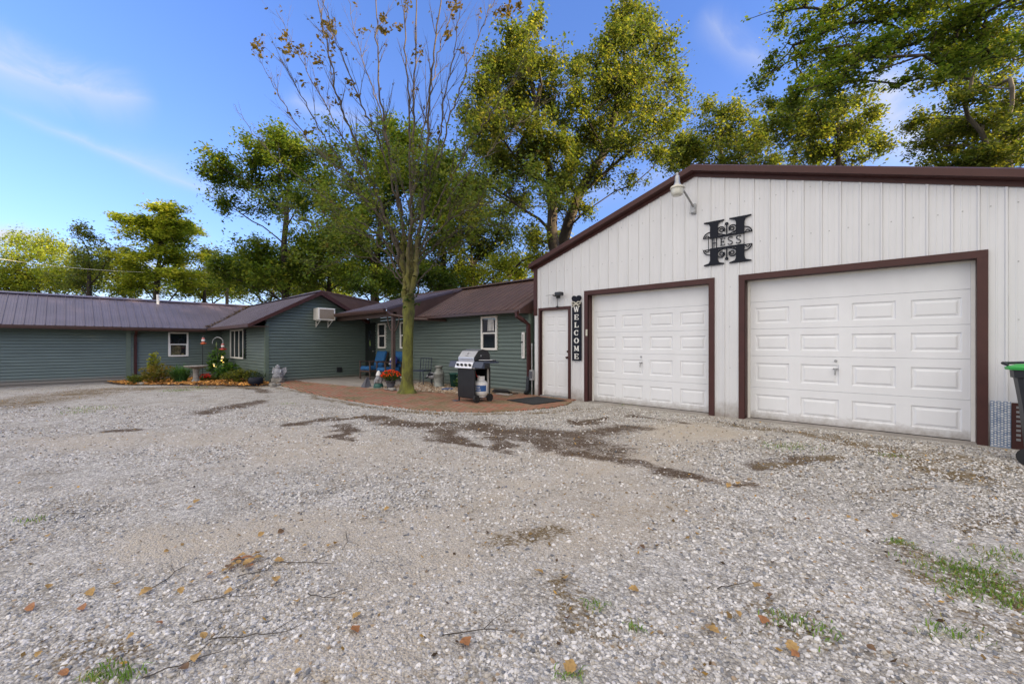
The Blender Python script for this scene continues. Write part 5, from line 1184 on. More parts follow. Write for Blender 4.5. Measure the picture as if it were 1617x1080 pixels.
def glyph(ch, cz_, H=.118, W=.125, y0=-.0275):
    b = MB(); d = .006; h = H/2; w = W/2; T = .030; s_ = .012; o = [0]
    def st(p, ww): o[0] += .00015; b.stroke([(x_, cz_+z_) for x_, z_ in p], ww, y0-o[0], d)
    if ch == 'E':
        st([(-w*.55, -h), (-w*.55, h)], T); st([(-w*.9, h-s_/2), (w*.8, h-s_/2)], s_); st([(-w*.9, -h+s_/2), (w*.85, -h+s_/2)], s_); st([(-w*.5, 0), (w*.35, 0)], s_)
        st([(w*.75, h-.002), (w*.75, h-.038)], .014); st([(w*.80, -h+.002), (w*.80, -h+.040)], .014); st([(w*.32, .02), (w*.32, -.02)], .011)
    elif ch == 'L':
        st([(-w*.45, -h), (-w*.45, h)], T); st([(-w*.85, h-s_/2), (0, h-s_/2)], s_); st([(-w*.85, -h+s_/2), (w*.85, -h+s_/2)], s_); st([(w*.80, -h+.002), (w*.80, -h+.045)], .014)
    elif ch in 'OC':
        a0, a1 = (0, 360) if ch == 'O' else (48, 312); n = 22; P = []; WV = []
        for i in range(n+1):
            a = R(a0+(a1-a0)*i/n); P.append((w*.78*math.cos(a), (h-.006)*math.sin(a))); WV.append(.012+.022*abs(math.cos(a))**1.3)
        o[0] += .0002; b.stroke([(x_, cz_+z_) for x_, z_ in P], 0, y0-o[0], d, WV)
        if ch == 'C': st([(w*.62, h), (w*.62, h-.042)], .013); st([(w*.60, -h+.03), (w*.66, -h+.045)], .012)
    elif ch == 'W':
        st([(-w*.95, h), (-w*.45, -h)], T*.95); st([(-w*.45, -h), (-w*.02, h)], s_); st([(-w*.02, h), (w*.48, -h)], T*.95); st([(w*.48, -h), (w*.92, h)], s_)
        st([(-w*1.1, h-s_/2), (-w*.55, h-s_/2)], s_); st([(-w*.25, h-s_/2), (w*.25, h-s_/2)], s_); st([(w*.65, h-s_/2), (w*1.1, h-s_/2)], s_)
    elif ch == 'M':
        st([(-w*.75, -h), (-w*.75, h)], s_); st([(-w*.75, h), (0, -h*.75)], T*.85); st([(0, -h*.75), (w*.68, h)], s_); st([(w*.72, -h), (w*.72, h)], T*.95)
        st([(-w*1.05, -h+s_/2), (-w*.45, -h+s_/2)], s_); st([(w*.4, -h+s_/2), (w*1.05, -h+s_/2)], s_); st([(-w*1.05, h-s_/2), (-w*.6, h-s_/2)], s_); st([(w*.55, h-s_/2), (w*1.05, h-s_/2)], s_)
    return b
for i, ch in enumerate('WELCOME'): glyph(ch, 1.145-i*.1745).build('letter', M['white_paint'], t)

t = thing('barn_light', 'grey barn light with clear lens on a bent arm near the garage peak', 'outdoor light', (-2.86, FY, 3.78))
b = MB(); b.bevbox(-.05, -.03, -.16, .05, 0, .02, .006); b.box(-.035, -.05, -.14, .035, -.028, -.05); b.build('mounting_plate', M['galv'], t)
b = MB(); b.tube([(0, -.03, -.03), (-.02, -.10, .04), (-.06, -.24, .17), (-.10, -.34, .25)], .018, 10); b.build('arm', M['galv'], t)
L0 = (-.13, -.42, .26)
b = MB(); b.lathe([(0.000,0.196),(0.022,0.194),(0.037,0.178),(0.043,0.148),(0.046,0.074),(0.056,0.044),(0.070,0.022),(0.074,0.000)], L0, 20); b.build('ballast_housing', M['galv'], t)
b = MB(); b.lathe([(0.067,0.015),(0.111,-0.007),(0.122,-0.037),(0.118,-0.048),(0.107,-0.044)], L0, 24); b.build('collar', M['cream_paint'], t)
b = MB(); b.lathe([(0.111,-0.046),(0.106,-0.074),(0.101,-0.111),(0.095,-0.148),(0.074,-0.164),(0.030,-0.167),(0.000,-0.167)], L0, 24); b.build('lens', M['lamp_glass'], t)
b = MB(); b.tube([(L0[0], L0[1], .45), (L0[0], L0[1], .50)], .022, 10); b.build('photocell', M['galv'], t)
# pair of small security lamps
t = thing('security_light', 'small two headed solar security lamp above the white walk-in door', 'outdoor light', (-5.92, FY, 2.30))
b = MB(); b.bevbox(-.05, -.03, .02, .05, 0, .10, .006); b.tube([(-.0,-.02,.05),(-.10,-.10,.09)], .012, 6); b.tube([(0,-.02,.05),(.11,-.10,.10)], .012, 6); b.build('base', M['black_plastic'], t)
b = MB(); b.add([(-.22,-.20,.085),(-.05,-.16,.10),(-.05,-.05,.13),(-.22,-.05,.11),(-.22,-.20,.07),(-.05,-.16,.085),(-.05,-.05,.115),(-.22,-.05,.095)], [(0,1,2,3),(7,6,5,4),(0,4,5,1),(1,5,6,2),(2,6,7,3),(3,7,4,0)]); b.build('lamp_head', M['galv'], t)
b = MB(); b.bevbox(.03, -.20, .06, .20, -.07, .14, .012); b.build('lamp_head', M['black_plastic'], t)
b = MB(); b.tube([(0,-.03,.02),(.01,-.05,-.10),(0,-.04,-.16)], .008, 6); b.blob((0,-.05,-.18), (.03,.03,.02), 2); b.build('sensor', M['black_plastic'], t)

# ================================================================ gas grill with propane tank
t = thing('gas_grill', 'black gas grill with stainless lid and four knobs standing on the brick path', 'grill', (-6.93, 6.12, .02), R(2))
b = MB(); b.bevbox(-.26, -.245, .10, .26, -.225, .74, .005); b.build('front_panel', M['black_metal'], t)
b = MB(); b.bevbox(-.262, -.225, .10, -.245, .24, .74, .004); b.box(-.245, .225, .42, .26, .24, .74); b.box(-.245, -.22, .08, .26, .24, .10)
for x_ in (-.25, .235):
    for y_ in (-.235, .22): b.box(x_, y_, .03 if x_ < 0 else .08, x_+.025, y_+.025, .74)
b.build('cart_frame', M['black_metal'], t)
for y_ in (-.20, .20):
    b = MB(); b.tube([(.26, y_, .08), (.305, y_, .08)], .082, 20); b.tube([(.305, y_, .08), (.312, y_, .08)], .035, 12); b.build('wheel', M['rubber'], t)
for y_ in (-.225, .235):
    b = MB(); b.tube([(-.24, y_, .03), (-.24, y_, .0)], [.02, .035], 10); b.build('foot', M['black_plastic'], t)
b = MB(); b.box(-.34, -.33, -.002, -.22, -.24, .02); b.build('wheel_chock', M['grey_stone'], t)
b = MB(); b.prism([(-.235,.72),(-.33,.73),(-.27,.86),(-.22,.865)], 'x', -.265, .265); cp = b.build('control_panel', M['steel'], t)
for k in range(4):
    b = MB(); c = Vector((-.19+k*.127, -.302, .795)); nn = Vector((0, -.905, .42)); b.tube([c, c+nn*.03], [.030, .024], 14); b.tube([c+nn*.028+Vector((0,0,-.02)), c+nn*.034+Vector((0,0,.02))], .007, 5); b.build('knob', M['black_plastic'], cp)
b = MB(); b.bevbox(-.262, -.22, .70, .262, .23, .862, .006); b.build('firebox', M['black_metal'], t)
prof = [(-.225,.865),(-.24,.90),(-.235,.955),(-.12,1.09),(.02,1.125),(.16,1.10),(.225,1.0),(.235,.865)]
b = MB(); b.prism(prof[::-1], 'x', -.262, -.245); b.prism(prof[::-1], 'x', .245, .262)
for (ya, za), (yb, zb) in zip(prof[3:-1], prof[4:]): b.quad((-.245, ya, za), (.245, ya, za), (.245, yb, zb), (-.245, yb, zb))
lid = b.build('lid', M['black_metal'], t)
b = MB()
for (ya, za), (yb, zb) in zip(prof[:3], prof[1:4]): b.quad((-.247, ya-.002, za), (.247, ya-.002, za), (.247, yb-.002, zb), (-.247, yb-.002, zb))
b.quad((-.247, -.122, 1.09), (.247, -.122, 1.09), (.247, .02, 1.128), (-.247, .02, 1.128)); b.build('lid_front', M['steel'], lid)
b = MB(); b.tube([(-.20, -.27, .93), (.20, -.27, .93)], .012, 10)
for x_ in (-.19, .19): b.tube([(x_, -.235, .93), (x_, -.27, .93)], .01, 8)
b.build('lid_handle', M['steel'], lid)
b = MB(); 
for k, (w_, z_) in enumerate(((.03, 0), (.05, .016), (.03, .034), (.09, -.03))): b.quad((-w_/2, -.190+z_*.85, 1.018+z_), (w_/2, -.190+z_*.85, 1.018+z_), (w_/2, -.183+z_*.85, 1.026+z_), (-w_/2, -.183+z_*.85, 1.026+z_))
b.build('badge', M['black_plastic'], lid)
b = MB(); b.tube([(.262, -.05, .99), (.268, -.05, .99)], .018, 10); b.build('thermometer', M['galv'], lid)
for s_ in (-1, 1):
    b = MB(); xa, xb = sorted((s_*.266, s_*.56)); b.bevbox(xa, -.22, .835, xb, .20, .868, .006)
    b.prism([(-.222,.735),(-.30,.745),(-.245,.868),(-.222,.868)], 'x', *(sorted((s_*.266, s_*.545)) if s_ > 0 else sorted((s_*.266, s_*.50)))); b.prism([(-.22,.84),(.18,.84),(.15,.79),(-.22,.75)], 'x', s_*.30-.01, s_*.30+.01)
    b.build('side_shelf', M['navy_metal'], t)
b = MB(); b.tube([(.30, -.15, .90), (.50, .10, .90)], .008, 6); b.tube([(.34, -.17, .90), (.52, .04, .90)], .008, 6); b.tube([(.50,.10,.90),(.55,.12,.90),(.52,.04,.90)], .008, 6); b.build('tool_rail', M['steel'], t)
b = MB(); b.bevbox(.40, .06, .869, .52, .16, .91, .01); b.build('side_burner', M['black_metal'], t)
b = MB(); b.quad((.18, .222, .16), (.262, .222, .16), (.262, .222, .70), (.18, .222, .70)); b.build('rear_panel', M['vinyl'], t)
g = thing('propane_tank', 'white propane tank with a blue label hanging in the open side of the black grill', 'propane tank', (-6.755, 6.16, .115), R(20))
b = MB(); b.lathe([(.0,.02),(.09,.02),(.115,.035),(.145,.075),(.152,.12),(.152,.26),(.145,.305),(.115,.345),(.06,.365),(0,.37)], n=28); b.lathe([(.10,0),(.105,0),(.105,.04),(.10,.04)], n=24); b.build('cylinder', M['white_paint'], g)
b = MB(); n = 30; vs = []; 
for k in range(n+1):
    a = R(-165+150*k/n); vs += [(.1535*math.cos(a), .1535*math.sin(a), .135), (.1535*math.cos(a), .1535*math.sin(a), .262)]
b.add(vs, [(2*k, 2*k+2, 2*k+3, 2*k+1) for k in range(n)], True); lb = b.build('label', M['label_blue'], g)
def text_on_cyl(txt, size, z, r_, a0, mat_, parent, name, extr=.001):
    cu = bpy.data.curves.new(name, 'FONT'); cu.body = txt; cu.size = size; cu.align_x = 'CENTER'; cu.extrude = extr
    o = bpy.data.objects.new(name, cu); COL.objects.link(o); dg = bpy.context.evaluated_depsgraph_get(); me = bpy.data.meshes.new_from_object(o.evaluated_get(dg)); bpy.data.objects.remove(o)
    if r_:
        for v in me.vertices:
            a = R(a0)+v.co.x/r_; rr_ = r_+v.co.z; v.co = (rr_*math.cos(a), rr_*math.sin(a), z+v.co.y)
    me.materials.clear(); me.materials.append(mat_); q_ = bpy.data.objects.new(name, me); link(q_, parent); return q_
text_on_cyl('Blue', .062, .205, .1555, -90, M['white_paint'], lb, 'lettering'); text_on_cyl('Rhino', .055, .155, .1555, -88, M['white_paint'], lb, 'lettering')
b = MB(); n = 20; vs = []
for k in range(n+1):
    a = R(-230+280*k/n); vs += [(.085*math.cos(a), .085*math.sin(a), .355), (.085*math.cos(a), .085*math.sin(a), .455 if k % 10 else .46)]
b.add(vs, [(2*k, 2*k+2, 2*k+3, 2*k+1) for k in range(n)], True); b.build('collar', M['white_paint'], g)
b = MB(); b.tube([(0,0,.36),(0,0,.42)], .022, 10); b.tube([(0,0,.42),(0,0,.44)], .032, 10); b.tube([(0,-.02,.40),(.0,-.06,.40)], .016, 8); b.build('valve', M['cream_paint'], g)
b = MB(); b.tube([(0,-.06,.40),(-.04,-.10,.45),(-.09,-.06,.52),(-.14,.0,.56)], .009, 6); b.build('hose', M['red_plastic'], g)

# ================================================================ porch chairs
def chair(name, label, loc, rz):
    t = thing(name, label, 'armchair', loc, rz, 'porch armchairs')
    for sx_ in (-1, 1):
        b = MB(); b.bevbox(sx_*.31-.022, -.32, 0, sx_*.31+.022, -.276, .60, .004); b.build('leg', M['wood_brown'], t)
        b = MB(); b.tube([(sx_*.31, .30, 0), (sx_*.31, .27, .58)], .024, 4, sm=False); b.build('leg', M['wood_brown'], t)
        b = MB(); b.bevbox(sx_*.31-.04, -.34, .60, sx_*.31+.04, .34, .628, .006); b.build('armrest', M['wood_brown'], t)
        b = MB(); b.box(sx_*.31-.012, -.27, .27, sx_*.31+.012, .27, .32); b.build('side_rail', M['wood_brown'], t)
    b = MB(); b.box(-.29, -.315, .25, .29, -.285, .31); b.box(-.29, -.28, .285, .29, .28, .30); b.build('seat_frame', M['wood_brown'], t)
    b = MB()
    for k in range(6): xx = -.25+k*.1; b.box(xx-.012, .255+0, .30, xx+.012, .275, .50)
    b.add([(-.29,.25,.30),(.29,.25,.30),(.29,.42,.92),(-.29,.42,.92),(-.29,.28,.30),(.29,.28,.30),(.29,.45,.92),(-.29,.45,.92)], [(0,1,2,3),(7,6,5,4),(0,4,5,1),(2,6,7,3),(1,5,6,2),(0,3,7,4)]); b.build('backrest', M['wood_brown'], t)
    b = MB(); b.bevbox(-.275, -.33, .305, .275, .26, .445, .04); b.build('seat_cushion', M['blue_fabric'], t, bevel=.02)
    b = MB(); b.bevbox(-.27, -.06, 0, .27, .06, .56, .035); c = b.build('back_cushion', M['blue_fabric'], t, bevel=.02); c.location = (0, .24, .43); c.rotation_euler = (R(-15), 0, 0)
    return t
chair('armchair', 'blue cushioned armchair at the left of the porch, nearest the dark front door', (-13.78, 7.42, .045), R(3))
chair('armchair', 'blue cushioned armchair behind the brown porch post, holding a patterned pillow', (-12.66, 7.42, .045), R(-4))
p = thing('throw_pillow', 'dark blue pillow with white pattern leaning in the armchair behind the porch post', 'pillow', (-12.50, 7.42, .50), R(-8))
b = MB(); b.blob((0, 0, .20), (.22, .09, .20), 5, .03, 16, 10); q = b.build('cushion', M['pillow_blue'], p); q.rotation_euler = (R(-15), 0, 0)
b = MB()
for (x_, z_, w_, h_) in ((-.10,.24,.10,.09),(.02,.26,.06,.10),(.10,.20,.05,.05),(-.09,.10,.08,.05),(.03,.10,.04,.06)):
    b.blob((x_, -.075, z_), (w_*.6, .018, h_*.6), int(x_*100)+7, .1, 8, 6)
q = b.build('white_pattern', M['white_paint'], p); q.rotation_euler = (R(-15), 0, 0)
chair3 = thing('side_chair', 'dark blue metal patio chair half hidden behind the mossy tree trunk', 'chair', (-10.95, 7.52, .03), R(20))
b = MB(); b.bevbox(-.22, -.22, .40, .22, .22, .44, .012); b.build('seat', M['navy_metal'], chair3)
b = MB()
b.tube([(-.2,.2,.42),(-.2,.25,.8),(.2,.25,.8),(.2,.2,.42)], .013, 8)
for x_ in (-.1, 0, .1): b.tube([(x_,.2,.44),(x_,.25,.79)], .008, 6)
b.build('backrest', M['navy_metal'], chair3)
for x_ in (-.19, .19):
    for y_ in (-.19, .19): b = MB(); b.tube([(x_, y_, .41), (x_*1.1, y_*1.1, 0)], .012, 8); b.build('leg', M['navy_metal'], chair3)

# ================================================================ ornaments round the tree
b = MB(); b.add([(-.13,-.10,0),(.12,-.11,0),(.14,.10,0),(-.10,.12,0),(-.02,-.03,.20),(.09,-.03,.30),(.07,.05,.28)], [(0,1,5,4),(1,2,6,5),(2,3,4,6),(3,0,4),(4,5,6)]); b.add([(-.13,-.10,0),(.12,-.11,0),(.14,.10,0),(-.10,.12,0)], [(0,3,2,1)])
tag(b.build('garden_stone', M['grey_stone'], loc=(-11.4, 5.93, .02)), 'upright dark grey wedge of stone standing on the brick path in front of the porch', 'stone')
g = thing('gnome_statue', 'small weathered white garden gnome with green base between grey stone and red flowers', 'statue', (-10.93, 6.06, .02), R(40))
b = MB(); b.lathe([(0,0),(.13,0),(.14,.03),(.125,.09),(.11,.13),(0,.15)], n=16); b.build('base', M['teal_paint'], g)
b = MB(); b.blob((0,0,.22), (.115,.10,.13), 4, .05, 14, 9); b.blob((0,-.07,.24), (.07,.06,.09), 8, .06, 12, 8); b.blob((.08,-.05,.18), (.04,.045,.05), 2, .05, 8, 6); b.blob((-.08,-.05,.18), (.04,.045,.05), 3, .05, 8, 6); b.blob((0,-.01,.34), (.065,.065,.065), 2, .03, 12, 8); b.blob((0,-.075,.34), (.014,.018,.014), 1, .02, 6, 5); b.build('figure', M['statue'], g)
b = MB(); b.lathe([(.075,.36),(.07,.39),(.045,.45),(.018,.49),(0,.50)], n=14); b.build('hat', M['white_paint'], g)
sh = sheet('stepping_slab', [(-11.2,5.86),(-10.75,5.95),(-10.72,6.12),(-11.15,6.10)], .032, .02, M['concrete'], None); del_ = sh; tag(sh, 'flat pale slab of stone under the garden gnome', 'paving slab')
if 'kind' in sh: del sh['kind']
def flowers(name, label, loc, potm, petal, rad, h, nfl, cat='potted plant', pr=.13, ph=.20, leafn=240, pot=True, fl=.028):
    g = thing(name, label, cat, loc)
    if pot: b = MB(); b.lathe([(0,0),(pr*.72,0),(pr*.85,ph*.5),(pr,ph),(pr*1.06,ph),(pr*1.06,ph+.02),(pr*.9,ph+.02),(pr*.88,ph*.8),(0,ph*.8)], n=18); b.build('pot', potm, g)
    r = np.random.default_rng(hash(label) % 1000 if False else len(label)*7+nfl); z0 = ph if pot else 0
    d = r.normal(0, 1, (leafn, 3)); d /= np.linalg.norm(d, axis=1, keepdims=True); C = d*r.random((leafn, 1))**.4*np.array([rad, rad, h*.5])+np.array([0, 0, z0+h*.5])
    V, F, c = leaves_np(C, .02, 2, .06, [(.02,.05,.012),(.05,.10,.02),(.08,.14,.03)], r); npmesh('foliage', V, F, M['leaf'], g, colors=c)
    d = r.normal(0, 1, (nfl, 3)); d[:, 2] = np.abs(d[:, 2])*1.0; d /= np.linalg.norm(d, axis=1, keepdims=True); C = d*np.array([rad*1.05, rad*1.05, h*.55])+np.array([0, 0, z0+h*.5])
    V, F, c = leaves_np(C, .012, 7, fl, petal, r, asp=.9); o = npmesh('blossoms', V, F, M['leaf'], g, colors=c); 
    return g
flowers('potted_flowers', 'red and orange chrysanthemums in a dark grey pot at the foot of the porch post', (-10.55, 6.22, .02), M['grey_stone'], [(.50,.03,.01),(.62,.10,.02),(.55,.05,.03)], .25, .30, 120)
b = MB(); 
t = thing('garden_lantern', 'small dark garden ornament on a stake with white top, left of the mossy trunk', 'ornament', (-10.1, 6.32, .02))
b.tube([(0,0,0),(0,0,.20)], .012, 6); b.build('stake', M['sign_black'], t)
b = MB(); b.blob((0,0,.24), (.09,.06,.05), 4, .2, 10, 7); b.build('body', M['navy_metal'], t)
b = MB(); b.blob((0,0,.33), (.07,.05,.035), 9, .15, 10, 7); b.build('top', M['white_paint'], t)
for k, (x_, y_, s_) in enumerate(((-10.05,5.98,.10),(-9.82,6.05,.07),(-10.3,5.95,.06))):
    b = MB(); b.blob((0,0,s_*.35), (s_*1.2, s_*.9, s_*.45), k, .15, 10, 7); tag(b.build('edging_stone', M['stone'], loc=(x_, y_, .02)), ['largest flat grey stone edging the path left of the mossy trunk', 'small flat stone tight against the left foot of the mossy trunk', 'smallest edging stone, in front of the red flower pot'][k], 'stone')
# dark and white heron like ornament and milk can
t = thing('goose_statue', 'black and white goose ornament on two legs bending forward beside the milk can', 'statue', (-10.2, 7.38, .03), R(15))
b = MB(); b.blob((0,0,.30), (.20,.10,.10), 3, .06, 14, 9); b.tube([(.14,0,.34),(.20,0,.44),(.25,-.01,.50)], [.06,.045,.04], 10); b.blob((.28,-.01,.52), (.07,.05,.05), 2, .03, 10, 7); b.build('body', M['statue'], t)
b = MB(); b.add([(-.05,-.10,.36),(-.12,-.11,.22),(-.34,-.04,.20),(-.30,.04,.22),(-.1,.1,.36)], [(0,1,2,3,4)]); b.blob((-.02,0,.34), (.16,.11,.06), 7, .05, 12, 8); b.build('wing', M['sign_black'], t)
for y_ in (-.05, .05): b = MB(); b.tube([(.02,y_,.24),(.03,y_,.0)], .012, 6); b.build('leg', M['sign_black'], t)
t = thing('milk_can', 'old galvanised milk can standing in the pebbles against the siding', 'milk can', (-9.84, 7.35, .03))
b = MB(); b.lathe([(0,0),(.15,0),(.16,.01),(.16,.05),(.152,.06),(.152,.36),(.158,.37),(.158,.39),(.13,.44),(.095,.47),(.09,.55),(.0,.55)], n=24); b.build('body', M['can_metal'], t)
b = MB(); b.lathe([(.085,.55),(.115,.56),(.12,.60),(.10,.615),(.04,.62),(.0,.62)], n=20); b.build('lid', M['can_metal'], t)
for s_ in (-1, 1): b = MB(); b.tube([(s_*.12,0,.46),(s_*.17,0,.50),(s_*.165,0,.42),(s_*.15,0,.39)], .009, 6); b.build('handle', M['can_metal'], t)
t = thing('garden_pail', 'dark teal painted pail tucked behind the milk can', 'pail', (-9.5, 7.66, .03))
b = MB(); b.lathe([(0,0),(.12,0),(.16,.38),(.168,.38),(.165,.40),(.15,.40),(.11,.02),(0,.02)], n=20); b.build('bucket', M['teal_paint'], t)
b = MB(); b.tube([(-.16,0,.38),(-.12,-.06,.30),(0,-.14,.26),(.12,-.06,.30),(.16,0,.38)], .006, 5); b.build('handle', M['can_metal'], t)
flowers('leafy_plant', 'low dark leafy plant against the siding left of the gas grill', (-9.05, 7.62, .03), None, [(.16,.22,.20),(.22,.30,.27)], .28, .42, 30, 'plant', pot=False, leafn=260)
b = MB(); b.lathe([(0,.012),(.13,.012),(.16,.03),(.165,.03),(.14,.0),(0,0)], n=24); tag(b.build('saucer', M['label_blue'], loc=(-9.1, 7.08, .03)), 'shallow blue dish lying on the pebbles between milk can and grill', 'dish')
b = MB(); b.blob((0,0,.07), (.14,.10,.09), 12, .12, 12, 8); tag(b.build('boulder', M['stone'], loc=(-8.3, 7.0, .03)), 'rounded pale stone just behind the left side of the grill', 'stone')
# mats and hose by the walk-in door
b = MB(); n = 5; P = [(-.50,-.55),(.38,-.68),(.50,.30),(-.42,.40)]; b.prism(P, 'z', 0, .012); b.prism([(x_*.92, y_*.92) for x_, y_ in P], 'z', .0121, .017); tag(b.build('door_mat', M['mat_black'], loc=(-5.95, 7.20, .022)), 'large black rubber mat on the bricks in front of the walk-in door', 'mat')
b = MB(); pts = []
for k in range(60):
    a = k*.42; r_ = .17+.02*math.sin(k*.9); pts.append((r_*1.5*math.cos(a), r_*.8*math.sin(a), .018+k*.0009))
pts += [(.30, .05, .03), (.42, -.02, .02), (.5, .1, .02)]
b.tube(pts, .012, 6); tag(b.build('garden_hose', M['rubber'], loc=(-7.55, 7.58, .022)), 'coiled black hose lying by the wall behind the grill', 'hose')
b = MB(); b.bevbox(-.22,-.09,0,.22,.09,.03,.008); tag(b.build('splash_block', M['concrete'], loc=(-7.2, 7.33, .022)), 'short flat grey slab in front of the coiled black hose', 'paving slab')

# ================================================================ planting bed
def lz(x, y): return float(gz(x, y))
X_, Y_ = -17.25, 2.95
t = thing('bird_bath', 'pale concrete bird bath standing in the orange mulch left of the feeders', 'bird bath', (X_, Y_, lz(X_, Y_)+.03))
b = MB(); b.lathe([(0,0),(.15,0),(.155,.03),(.12,.06),(.085,.12),(.08,.34),(.10,.44),(.06,.46),(0,.46)], n=20); b.build('pedestal', M['stone'], t)
b = MB(); b.lathe([(.06,.455),(.16,.47),(.30,.51),(.335,.545),(.325,.555),(.28,.53),(.12,.50),(0,.495)], n=26); b.build('basin', M['stone'], t)
def plant(name, label, x_, y_, parts, cat='plant'):
    g = thing(name, label, cat, (x_, y_, lz(x_, y_)+.02)); 
    for f in parts: f(g)
    return g
def tuft(n_, h, w, col, lean):
    def f(g):
        P = rng.normal(0, .06, (n_, 3)); P[:, 2] = 0; c = np.array(col)*rng.uniform(.6, 1.4, (n_, 1)); blades(P, h, w, c, 'foliage', M['grass_blade'], lean, g)
    return f
def bush(rad, h, n_, pal, leaf=.07, z0=.05, name='foliage', stems=10):
    def f(g):
        r = np.random.default_rng(n_+int(h*100)); d = r.normal(0, 1, (n_, 3)); d /= np.linalg.norm(d, axis=1, keepdims=True); C = d*r.random((n_, 1))**.45*np.array([rad, rad, h/2])+np.array([0, 0, h/2+z0])
        V, F, c = leaves_np(C, .05, 4, leaf, pal, r); npmesh(name, V, F, M['leaf'], g, colors=c)
        b = MB()
        for i in range(stems): q_ = C[i]; b.tube([(q_[0]*.1, q_[1]*.1, 0), (q_[0]*.6, q_[1]*.6, q_[2]*.6), tuple(q_)], [.008, .003], 4) if False else b.tube([(q_[0]*.1, q_[1]*.1, 0), (q_[0]*.6, q_[1]*.6, q_[2]*.6), tuple(q_)], .006, 4)
        b.build('stems', M['twig_bark'], g)
    return f
def dots(rad, h, n_, pal, size=.05, z0=.1):
    def f(g):
        r = np.random.default_rng(n_*3); d = r.normal(0, 1, (n_, 3)); d[:, 1] = -abs(d[:, 1]); d[:, 2] = abs(d[:, 2]); d /= np.linalg.norm(d, axis=1, keepdims=True); C = d*np.array([rad, rad, h*.55])+np.array([0, 0, h*.45+z0])
        V, F, c = leaves_np(C, .015, 9, size, pal, r, asp=.9); npmesh('blossoms', V, F, M['leaf'], g, colors=c)
    return f
plant('leafy_plant', 'spiky bright green grassy clump in the mulch left of the bird bath', -17.75, 2.62, [tuft(330, .62, .03, (.07,.16,.045), .95)])
plant('shrub', 'loose yellow green and rusty shrub by the brown downspout on the long wall', -18.3, 2.12, [bush(.55, .62, 420, [(.05,.07,.015),(.12,.12,.02),(.20,.11,.03)]), ])
plant('shrub', 'tall thin yellow green sprig rising behind the rusty shrub', -18.75, 2.05, [bush(.20, 1.05, 200, [(.14,.17,.02),(.22,.24,.03)])])
plant('small_shrub', 'low green plant at the very foot of the brown downspout', -18.7, 1.62, [bush(.32, .28, 130, MID)])
plant('climbing_plant', 'tall dark green climbing plant in the corner behind the feeders', -19.2, 3.95, [bush(.36, 1.15, 420, [(.03,.08,.015),(.07,.15,.03),(.10,.19,.04)], .09)])
plant('flower_bush', 'rounded green bush with white blossoms under the triple window', -17.3, 3.85, [bush(.42, .62, 360, [(.02,.06,.015),(.05,.12,.025),(.10,.2,.04)], .08), dots(.42, .75, 9, [(.8,.8,.76),(.85,.85,.8)], .07)])
plant('flower_bush', 'low clump of red flowers in front of the white blossomed bush', -17.35, 3.32, [bush(.30, .16, 90, MID), dots(.3, .16, 16, [(.42,.03,.03),(.5,.06,.05)], .06)])
plant('low_plant', 'low spreading olive green plant at the right end of the mulch bed', -15.75, 3.85, [bush(.55, .36, 380, [(.03,.05,.015),(.08,.10,.02),(.17,.17,.03)], .075)])
plant('small_shrub', 'small dark bluish plant against the corner post of the gable', -15.0, 4.15, [bush(.22, .34, 110, [(.02,.04,.03),(.04,.07,.05)], .05)])
t = thing('flower_pot', 'round dark pot with a few yellow green leaves at the right tip of the bed', 'pot', (-14.35, 3.92, lz(-14.35, 3.92)+.01))
b = MB(); b.lathe([(0,0),(.13,0),(.19,.06),(.21,.14),(.18,.24),(.15,.25),(.13,.2),(0,.18)], n=20); b.build('pot', M['sign_black'], t); tuft(50, .16, .02, (.2,.24,.04), 1.2)(t)
b = MB(); b.blob((0,0,.04), (.24,.16,.05), 5, .06, 12, 7); tag(b.build('flat_rock', M['stone'], loc=(-18.35, 1.72, lz(-18.35, 1.7)+.01)), 'flat pale rock at the front edge of the mulch near the downspout', 'stone')
for k, (x_, y_, s_) in enumerate(((-13.75,4.2,.10),(-13.95,4.42,.07),(-14.2,4.35,.08))):
    b = MB(); b.blob((0,0,s_*.4), (s_*1.4, s_, s_*.5), k+20, .14, 10, 7); tag(b.build('edging_stone', M['stone'], loc=(x_, y_, .01)), ['largest pale stone beside the dark round pot, nearest the drive', 'small pale stone between the dark round pot and the corner statue', 'middle sized pale stone right behind the dark round pot'][k], 'stone')
t = thing('garden_statue', 'grey and white weathered statue at the corner post of the gable wall', 'statue', (-14.95, 4.72, .01), R(50))
b = MB(); b.bevbox(-.16,-.14,0,.16,.14,.16,.02); b.blob((-.1,-.1,.05), (.07,.06,.06), 3, .1, 8, 6); b.blob((.1,-.12,.05), (.07,.06,.06), 4, .1, 8, 6); b.build('base', M['stone'], t)
b = MB(); b.lathe([(.15,.16),(.17,.20),(.14,.30),(.09,.42),(.06,.50)], n=14); b.blob((0,-.01,.50), (.075,.075,.085), 3, .04, 12, 8); b.blob((-.02,-.09,.34), (.05,.05,.06), 5, .05, 8, 6); b.tube([(-.1,-.02,.40),(-.12,-.10,.32),(-.03,-.13,.30)], [.035,.028,.02], 8); b.tube([(.1,-.02,.40),(.12,-.10,.33),(.03,-.13,.31)], [.035,.028,.02], 8); b.build('figure', M['statue'], t)
b = MB()
for s_ in (-1, 1): b.add([(s_*.05,.07,.44),(s_*.20,.12,.50),(s_*.23,.11,.36),(s_*.15,.09,.22),(s_*.04,.07,.26),(s_*.05,.10,.44),(s_*.20,.14,.50),(s_*.23,.13,.36),(s_*.15,.12,.22),(s_*.04,.10,.26)], [(0,1,2,3,4),(9,8,7,6,5)]+[(i, i+5, (i+1) % 5+5, (i+1) % 5) for i in range(5)])
b.build('wing', M['statue'], t)
